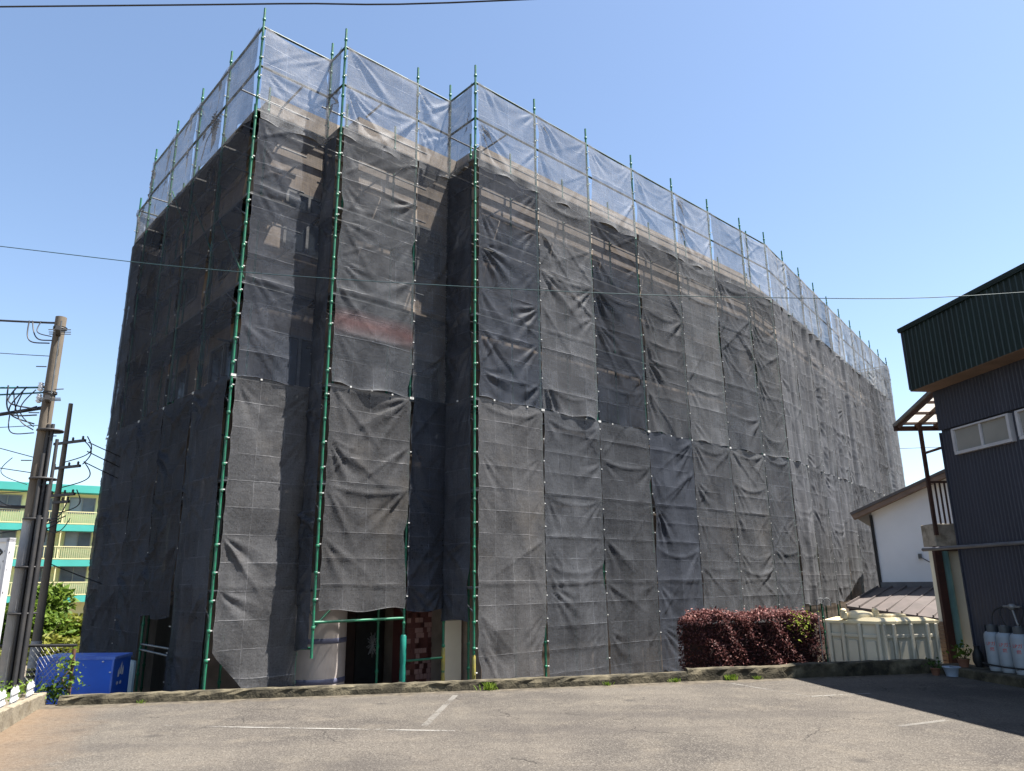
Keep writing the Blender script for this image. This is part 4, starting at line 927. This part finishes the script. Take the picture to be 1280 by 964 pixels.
vn = thing('climbing_vine', (-6.75, 11.9, 0), 'green vine climbing the rusty end post of the fence', 'vine')
q = np.concatenate([rs.randn(170, 3) * np.array([.11, .06, .17]) + np.array([-6.82, 11.92, .42]), rs.randn(150, 3) * np.array([.15, .07, .08]) + np.array([-7.0, 11.9, .12])])
leaves('foliage', q, .032, M['leaf_green'], vn); leaves('dark_foliage', rs.randn(160, 3) * np.array([.18, .07, .1]) + np.array([-6.98, 11.93, .14]), .034, M['leaf_dark'], vn)
mb = MB(); mb.path([V(-6.8 + .06 * sin(z * 14), 11.95 + .03 * cos(z * 11), z) for z in np.linspace(-.02, .62, 16)], .014, 6); mb.build('stem', M['bark'], vn)

def cable(pts, r, m, name, label, cat='wire', group=None, sag=0, n=14):
    P = [V(p) for p in pts]; out = []
    if len(P) == 2:
        for s in np.linspace(0, 1, n): out.append(P[0].lerp(P[1], s) - V(0, 0, sag * 4 * s * (1 - s)))
    else:
        for i in range(len(P) - 1):                      # Catmull-Rom
            p0, p1, p2, p3 = P[max(i - 1, 0)], P[i], P[i + 1], P[min(i + 2, len(P) - 1)]
            for s in np.linspace(0, 1, 7)[:-1 if i < len(P) - 2 else None]:
                out.append(.5 * ((2 * p1) + (p2 - p0) * s + (2 * p0 - 5 * p1 + 4 * p2 - p3) * s * s + (3 * p1 - p0 - 3 * p2 + p3) * s ** 3))
    mb = MB(); mb.path(out, r, 6); return mb, P[0]
def wire(pts, r, m, label, sag=0, group=None):
    mb, p = cable(pts, r, m, '', '', sag=sag, n=40); o = mb.build('wire', m, None, loc=p); return tag(o, label, 'wire', group)
# big utility pole
bp = V(-7.78, 12.0, 0)
up = thing('utility_pole', bp, 'weathered concrete utility pole with cables, nearest on the left', 'utility pole')
mb = MB(); mb.tube(bp + V(0, 0, GZ), bp + V(-.01, 0, 6.2), .108, 16, .088); mb.build('pole_shaft', M['pole'], up)
mb = MB(); mb.tube(bp + V(0, 0, .2), bp + V(-.004, 0, 2.75), .112, 16, .102); mb.build('pole_wrap', M['pole_wrap'], up)
for k in range(10):
    mb = MB(); q = bp + V(.105 + .042 * (k % 5), -.04 + .07 * (k // 5) - .1 * (k % 2), 0); mb.tube(q + V(0, 0, GZ), q + V(-.01, 0, 4.3 - (k * 37 % 7) * .25), .027 + .008 * (k % 3 == 0), 8); mb.build('conduit', M['conduit'], up)
for z in (6.0, 4.85, 4.2, 3.4, 2.75, 2.0, 1.3):
    mb = MB(); mb.lathe(bp + V(.1 if z < 4.3 else 0, 0, z), [(.11, -.015), (.2 if z < 4.3 else .105, -.013), (.2 if z < 4.3 else .105, .013), (.11, .015)], 14); mb.build('strap', M['conduit'], up)
for z, l in ((5.85, .5), (4.68, .42)):
    mb = MB(); mb.box(bp + V(.14, -.25, z), (.07, l * 1.6, .07), (V(.45, -.75, -.1).normalized().cross(UPZ), V(.45, -.75, -.1).normalized(), UPZ)); mb.build('crossarm', M['conduit'], up)
    for s in (-.2, 0, .22):
        mb = MB(); c = bp + V(.14, -.25, z) + V(.45, -.75, -.1).normalized() * s; mb.tube(c - V(.16, 0, 0), c + V(.2, .02, 0), .008, 6); mb.build('bolt', M['galv'], up)
for z in (4.95, 4.75):
    mb = MB(); mb.lathe(bp + V(-.14, -.05, z), [(.02, -.08), (.05, -.05), (.03, -.02), (.05, .01), (.03, .04), (.045, .06), (0, .08)], 12); mb.build('insulator', M['white'], up)
mb = MB(); mb.tube(bp + V(.07, -.1, 6.1), bp + V(.1, -.12, 4.8), .012, 6); mb.build('ground_wire', M['galv'], up)
for k in range(11):
    z = 1.3 + k * .4; mb = MB(); s = 1 if k % 2 else -1; mb.tube(bp + V(s * .1, -.05, z), bp + V(s * .26, -.07, z), .009, 6)
    if k > 4: mb.build('step_bolt', M['galv'], up)
def loop(c, rx, rz, a0, a1, tilt=.2): return [V(c[0] + rx * cos(a), c[1] + tilt * rx * sin(a * .7), c[2] + rz * sin(a)) for a in np.linspace(a0, a1, 12)]
def jumper(p, q, out, drop, r, par, n=16):                      # slack cable from p to q that bulges outwards and hangs
    p, q = V(p), V(q); P = []
    for t in np.linspace(0, 1, n):
        b = sin(pi * t); P.append(p.lerp(q, t) + V(-out * b, -.06 * b, -drop * b * (1 - .4 * t)))
    mb = MB(); mb.path(P, r, 6); mb.build('cable_loop', M['cable'], par)
for p, q, o, d, r_ in (((-8.25, 11.96, 6.13), (-7.83, 11.9, 5.75), .02, .2, .011), ((-8.3, 11.95, 6.13), (-7.86, 11.9, 5.7), .1, .22, .011), ((-8.1, 11.96, 6.12), (-7.84, 11.9, 5.82), .1, .1, .009),
                       ((-8.3, 11.94, 4.96), (-7.88, 11.9, 4.55), .25, .12, .012), ((-8.45, 11.92, 4.97), (-7.88, 11.9, 4.45), .12, .3, .012), ((-8.15, 11.95, 4.95), (-7.9, 11.9, 4.3), .3, .15, .011),
                       ((-8.2, 11.94, 4.87), (-7.9, 11.9, 4.6), .16, .3, .01), ((-8.35, 11.93, 4.86), (-7.9, 11.9, 4.2), .0, .2, .01), ((-8.0, 11.96, 4.9), (-7.9, 11.9, 4.25), .2, .05, .009),
                       ((-8.35, 11.93, 4.46), (-7.88, 11.9, 4.15), .1, .2, .009), ((-8.4, 11.95, 3.52), (-7.86, 11.9, 2.95), .1, .25, .007), ((-8.2, 11.95, 3.75), (-7.86, 11.9, 3.3), .25, .05, .006)): jumper(p, q, o, d, r_, up)
# cables leading off to the left
for a, b, r, m, lab, sg in (((-7.85, 12, 6.1), (-14, 11.4, 6.6), .018, M['cable'], 'black cable leaving the top of the near pole', .1),
                            ((-7.9, 12, 4.95), (-14, 11.2, 5.1), .016, M['cable_green'], 'green cable leaving the near pole at its upper arm', .1),
                            ((-7.9, 12, 4.86), (-14, 11.0, 4.75), .014, M['cable_green'], 'thin green cable just under the green one at left', .12),
                            ((-7.85, 12, 4.6), (-14, 10.8, 3.6), .03, M['cable'], 'thick black cable dropping left from the near pole', .1),
                            ((-7.8, 12, 2.95), (-10.5, 11, 4.9), .028, M['cable'], 'thick black cable curving down to the near pole side', .55),
                            ((-7.85, 12, 3.75), (-14, 11, 5.6), .007, M['cable'], 'thin wire slanting up left from the near pole', .05),
                            ((-7.85, 12, 3.5), (-14, 11, 4.6), .007, M['cable'], 'thin wire below the slanting one left of the near pole', .05),
                            ((-7.85, 12, 2.6), (-14, 11, 2.5), .008, M['cable'], 'low thin wire left of the near pole', .3)):
    wire([a, b], r, m, lab, sg)
for k, (za, zb, lab) in enumerate(((5.5, 6.15, 'hair thin wire leaving left between the two arms of the near pole'), (4.3, 4.25, 'hair thin wire leaving left under the lower arm of the near pole'), (3.2, 3.25, 'hair thin level wire left of the near pole above the roofs'), (2.9, 3.5, 'lowest hair thin wire left of the near pole'))):
    wire([(-7.85, 12, za), (-14, 11.2, zb)], .006, M['cable'], lab, .12)
# second pole
p2 = V(-9.85, 16, 0); u2 = thing('utility_pole', p2, 'slimmer brown utility pole with striped base, behind the near pole', 'utility pole')
mb = MB(); mb.tube(p2 + V(0, 0, GZ), p2 + V(-.02, 0, 5.65), .1, 14, .045); mb.build('pole_shaft', M['pole'], u2)
mb = MB(); mb.tube(p2 + V(0, 0, .1), p2 + V(0, 0, .62), .106, 14, .102); mb.build('pole_wrap', M['pole_wrap'], u2)
mb = MB()
for k in range(5): mb.lathe(p2, [(.106, -.35 + k * .09), (.108, -.345 + k * .09), (.108, -.31 + k * .09), (.106, -.305 + k * .09)], 14)
mb.lathe(p2, [(.103, -.4), (.105, -.39), (.105, .1), (.103, .11)], 14, m=1); mb.build('striped_band', [M['black'], M['yellow']], u2)
for z, l in ((4.75, 1.0), (4.2, .9), (3.6, .8), (3.45, .5)):
    mb = MB(); mb.box(p2 + V(.15, -.12, z), (l, .05, .055), (V(.9, -.4, 0).normalized(), V(.4, .9, 0).normalized(), UPZ)); mb.build('crossarm', M['conduit'], u2)
    for s in (-.42, .1, .42):
        mb = MB(); mb.lathe(p2 + V(.15, -.12, z) + V(.9, -.4, 0).normalized() * (s * l), [(.012, .025), (.028, .045), (.018, .065), (.028, .085), (0, .11)], 10); mb.build('insulator', M['conduit'], u2)
for p, q, o, d, r_ in (((-9.25, 15.75, 4.85), (-9.75, 15.85, 4.3), -.35, .1, .012), ((-9.25, 15.75, 4.3), (-9.75, 15.85, 3.75), -.4, .1, .012), ((-9.3, 15.75, 4.75), (-9.3, 15.8, 4.25), -.2, .0, .012),
                       ((-9.35, 15.8, 3.7), (-9.75, 15.85, 3.2), -.3, .1, .012), ((-9.5, 15.8, 3.55), (-10.0, 15.85, 3.1), -.1, .25, .012), ((-10.2, 15.8, 3.7), (-9.95, 15.85, 3.0), .2, .1, .012),
                       ((-10.1, 15.8, 3.2), (-9.6, 15.8, 3.05), .0, .3, .014), ((-10.2, 15.8, 3.1), (-9.5, 15.8, 3.15), .05, .2, .012), ((-9.95, 15.85, 2.9), (-9.4, 15.8, 3.1), -.1, .22, .01)): jumper(p, q, o, d, r_, u2)
mb = MB(); mb.lathe(p2 + V(-.22, -.1, 2.6), [(.0, 0), (.12, .02), (.13, .3), (.1, .36), (0, .37)], 14); mb.build('transformer', M['galv'], u2)
for a, b, sg, lab in (((-9.3, 15.9, 4.75), (-7.5, 19, 3.9), .05, 'upper thin wire from the far pole to the wrapped building'), ((-9.3, 15.9, 4.55), (-7.6, 19, 3.6), .05, 'middle thin wire from the far pole to the wrapped building'),
                      ((-9.3, 15.9, 4.3), (-7.8, 19, 3.4), .05, 'lower thin wire from the far pole to the wrapped building'), ((-9.9, 16, 2.2), (-6.5, 20, .8), .2, 'thin wire drooping right from the far pole below the balconies')):
    wire([a, b], .012, M['cable'], lab, sg)
# long wires across the picture
wire([(-10, 6, 5.4), (-4.54, 6, 4.63), (-2.5, 6, 4.37), (.0, 6, 4.17), (2.35, 6, 4.06), (4.5, 6, 4.09), (9, 6, 4.5)], .0036, M['cable_teal'], 'long thin teal wire crossing in front of the wrapped building')
wire([(-12, 6, 7.2), (-4.97, 6, 7.19), (-2.23, 6, 7.19), (.2, 6, 7.21), (9, 5.8, 7.5)], .009, M['cable'], 'dark cable crossing the sky along the top left')
for k, z in enumerate((6.75, 6.5, 9.2)):
    wire([(10, 45, z), (46, 41, z + .6)], .018, M['cable'], ['upper of two thin wires above the white house roof', 'lower of two thin wires above the white house roof', 'faint thin wire behind the balcony canopy'][k], .3)
# sign
sg = thing('sign_board', (-8.0, 11.5, 0), 'white vertical sign with black brush lettering at the left edge', 'sign')
sx = V(.93, -.36, 0).normalized(); sn = V(sx.y, -sx.x, 0); scn = V(-7.96, 11.5, 1.46)
mb = MB(); mb.box(scn, (.72, .05, 1.8), (sx, sn, UPZ)); mb.build('panel', M['white'], sg)
for s in (-1, 1):
    mb = MB(); mb.box(scn + sx * (s * .38), (.06, .1, 1.9), (sx, sn, UPZ)); mb.build('frame', M['sash'], sg)
    mb = MB(); mb.tube(scn + sx * (s * .36) - V(0, 0, .9) - sn * .08, V(scn.x, scn.y, 0) + sx * (s * .36) - sn * .08, .03, 8); mb.build('post', M['galv'], sg)
mb = MB(); mb.box(scn + V(0, 0, .93), (.82, .1, .06), (sx, sn, UPZ)); mb.build('frame', M['sash'], sg)
for ch_, z, m in (('ぶ', .6, M['black_print']), ('ん', .2, M['black_print']), ('ち', -.2, M['black_print']), ('の', -.55, M['red_print'])):
    me = text_mesh(ch_, .5, .002); me.materials.append(m); o = bpy.data.objects.new('lettering', me); col.objects.link(o); o.parent = sg
    rot = Matrix((( sx.x, 0, sn.x), (sx.y, 0, sn.y), (0, 1, 0))).to_4x4(); o.matrix_local = Matrix.Translation(scn + sn * .029 + sx * .2 + V(0, 0, z) - sg.location) @ rot
# blue skip
sk = thing('skip_bin', (-7.3, 13.6, GZ), 'big blue steel bin beside the left end of the low wall', 'bin')
a_, b_2 = V(-8.05, 13.22, 0), V(-6.76, 13.18, 0); c_ = V(-6.86, 13.95, 0); d_ = a_ + c_ - b_2
mb = MB(); mb.prism([(p.x, p.y) for p in (a_, b_2, c_, d_)], GZ, .5); mb.build('body', M['skip'], sk)
mb = MB()
cn = (a_ + c_) / 2; o_ = [cn + (p - cn) * 1.03 for p in (a_, b_2, c_, d_)]; mb.prism([(p.x, p.y) for p in o_], .5, .545); mb.build('rim', M['skip_edge'], sk)
for p in (a_, b_2):
    mb = MB(); mb.box(p + V(0, -.012, -.2), (.03, .03, 1.39)); mb.build('corner_bead', M['skip_edge'], sk)
for t, z in ((.25, .47), (.86, .47), (.97, .3), (.93, -.1)):
    mb = MB(); mb.lathe(a_.lerp(b_2, t) + V(0, -.012, z), [(.0, -.012), (.018, -.008), (.018, .008), (0, .012)], 8); mb.build('rivet', M['white'], sk)
sd = (c_ - b_2).normalized(); sq = V(sd.y, -sd.x, 0)
mb = MB()
for (x, z, h) in ((.25, .2, .16), (.34, .24, .2), (.42, .22, .15)):
    p = b_2 + sd * x + sq * .004 + V(0, 0, z); mb.add([p + sd * -.035, p + sd * .035, p + sd * .05 + V(0, 0, h * .5), p + sd * .03 + V(0, 0, h), p + sd * -.02 + V(0, 0, h * .6)], [(0, 1, 2, 3, 4)])
for x in (.24, .38):
    p = b_2 + sd * x + sq * .004 + V(0, 0, .1); mb.add([p + sd * (.045 * cos(a)) + V(0, 0, .03 * sin(a)) for a in np.linspace(0, 2 * pi, 9)[:-1]], [tuple(range(8))])
mb.build('emblem', M['white_print'], sk)
# things inside the low opening of the left face
lx = -e1
pp = fp(UL - .05, VL - 3.45)
mb = MB(); mb.box(pp + V(0, 0, -.3) - e1 * .12 + nC * .25, (.42, .035, 1.3), (nC, e1, UPZ)); o = mb.build('wire_gate_panel', M['pale_panel'], None, loc=pp + V(0, 0, GZ)); tag(o, 'pale grey green panel leaning beside the opening', 'panel')
mb = MB(); mb.box(fp(UL + .76, VL - 3.6, .2), (2.6, .03, 2.2), (nC, e1, UPZ)); mb.build('dark_interior', M['black'], bl)  # black panel standing in for the shade inside the opening
mb = MB(); mb.bbox(fp(UL + .45, VL - 2.35, .1), (.62, .05, 2.0), .01, (nC, e1, UPZ)); o = mb.build('door_leaf', M['brown_wood'], None, loc=fp(UL + .45, VL - 2.35, GZ)); tag(o, 'brown wooden door leaf seen inside the low opening', 'door')
part_tube('ledger', fp(UL, VL - 1.67, .62), fp(UL, VL - 3.34, .62), .02, M['galv']); part_tube('ledger', fp(UL, VL - 1.67, .5), fp(UL, VL - 3.34, .52), .02, M['galv'])

# ------------------------------------------------------------------ far left: shrubs and yellow apartment block
def shrub(c, rx, rz, n, m, label, size=.115):
    t = thing('shrub', (c[0], c[1], GZ), label, 'shrub', 'bushes before the yellow apartment block')
    mb = MB()
    for k in range(5): mb.tube((c[0], c[1], GZ), (c[0] + rnd.gauss(0, rx * .5), c[1] + rnd.gauss(0, rx * .4), c[2] + rnd.random() * rz * .4), .06, 6, .015)
    mb.build('trunk', M['bark'], t)
    cl = rs.randn(14, 3); cl /= np.linalg.norm(cl, axis=1)[:, None]; cl *= (.35 + .6 * rs.rand(14, 1)); q = []
    for k in cl:
        w_ = rs.randn(n // 14, 3); w_ /= np.linalg.norm(w_, axis=1)[:, None]; w_ *= rs.rand(len(w_), 1) ** .4 * .42; q.append(k + w_)
    q = np.concatenate(q) * np.array([rx, rx * .8, rz]) + np.array(c); leaves('crown', q, size, m, t)
shrub((-18.6, 30, -.1), 2.0, 1.8, 10000, M['leaf_green'], 'bright green bush behind the utility poles')
shrub((-16.2, 30.5, -.2), 1.6, 1.4, 8000, M['leaf_olive'], 'yellow green bush next to the dark sheeted corner')
shrub((-20.6, 28, -.6), 1.6, 1.5, 4200, M['leaf_green'], 'small green bush low behind the chain link fence')
shrub((-17.4, 28, -.9), 1.7, 1.1, 4200, M['leaf_olive'], 'lowest olive bush behind the blue bin')
ya = V(sin(R(57)), cos(R(57)), 0); yn = V(ya.y, -ya.x, 0); y0 = V(-50, 50.6, 0)
def yp(t, o, z): return y0 + ya * t + yn * o + V(0, 0, z)
yb = thing('yellow_apartments', yp(15, -4, GZ), 'yellow apartment block with turquoise balcony bands behind the poles', 'building')
axy = (ya, yn, UPZ); ZL = [.6, 3.35, 6.1, 8.85]
mb = MB(); mb.box(yp(17, -5.5, 4.2), (36, 8, 10.2), axy); mb.build('wall', M['ywall'], yb)
mb = MB(); mb.box(yp(17, -5, 9.4), (37.2, 9.6, .6), axy); mb.build('roof', M['teal'], yb)
for f in range(3):
    z = ZL[f]; mb = MB(); mb.box(yp(17, -.55, z + .15), (36, 1.1, .5), axy); mb.build('balcony_slab', M['teal'], yb)
    for z2 in (z + .48, z + 1.42):
        mb = MB(); mb.box(yp(17, -.03, z2), (36, .06, .07), axy); mb.build('handrail', M['yrail'], yb)
    mb = MB()
    for k in range(240): mb.box(yp(-1 + k * .15, -.03, z + .95), (.04, .03, .9), axy)
    mb.build('baluster', M['yrail'], yb, kind='stuff')
    for k in range(7):
        t = 1 + k * 5.2; mb = MB(); mb.box(yp(t, -.75, z + 1.55), (.08, 1.4, 2.35), axy); mb.build('balcony_divider', M['yrail'], yb)
        for dx, wd, h in ((1.3, 1.8, 1.25), (3.6, 1.5, 1.9)):
            fr = MB(); zc = z + .6 + (1.45 if h < 1.5 else 1.0)
            fr.box(yp(t + dx, -1.46, zc + h / 2), (wd + .1, .1, .07), axy); fr.box(yp(t + dx, -1.46, zc - h / 2), (wd + .1, .1, .07), axy)
            for s in (-1, 0, 1): fr.box(yp(t + dx + s * wd / 2, -1.455, zc), (.07, .1, h - .07), axy)
            wn = fr.build('window', M['alu'], yb); g = MB()
            for s in (-1, 1): g = MB(); g.box(yp(t + dx + s * wd / 4, -1.48, zc), (wd / 2 - .07, .04, h - .07), axy); g.build('pane', M['curtain'] if rnd.random() < .35 else M['far_glass'], wn)
print('built', len(bpy.data.objects), sum(len(o.data.polygons) for o in bpy.data.objects if o.type == 'MESH'))
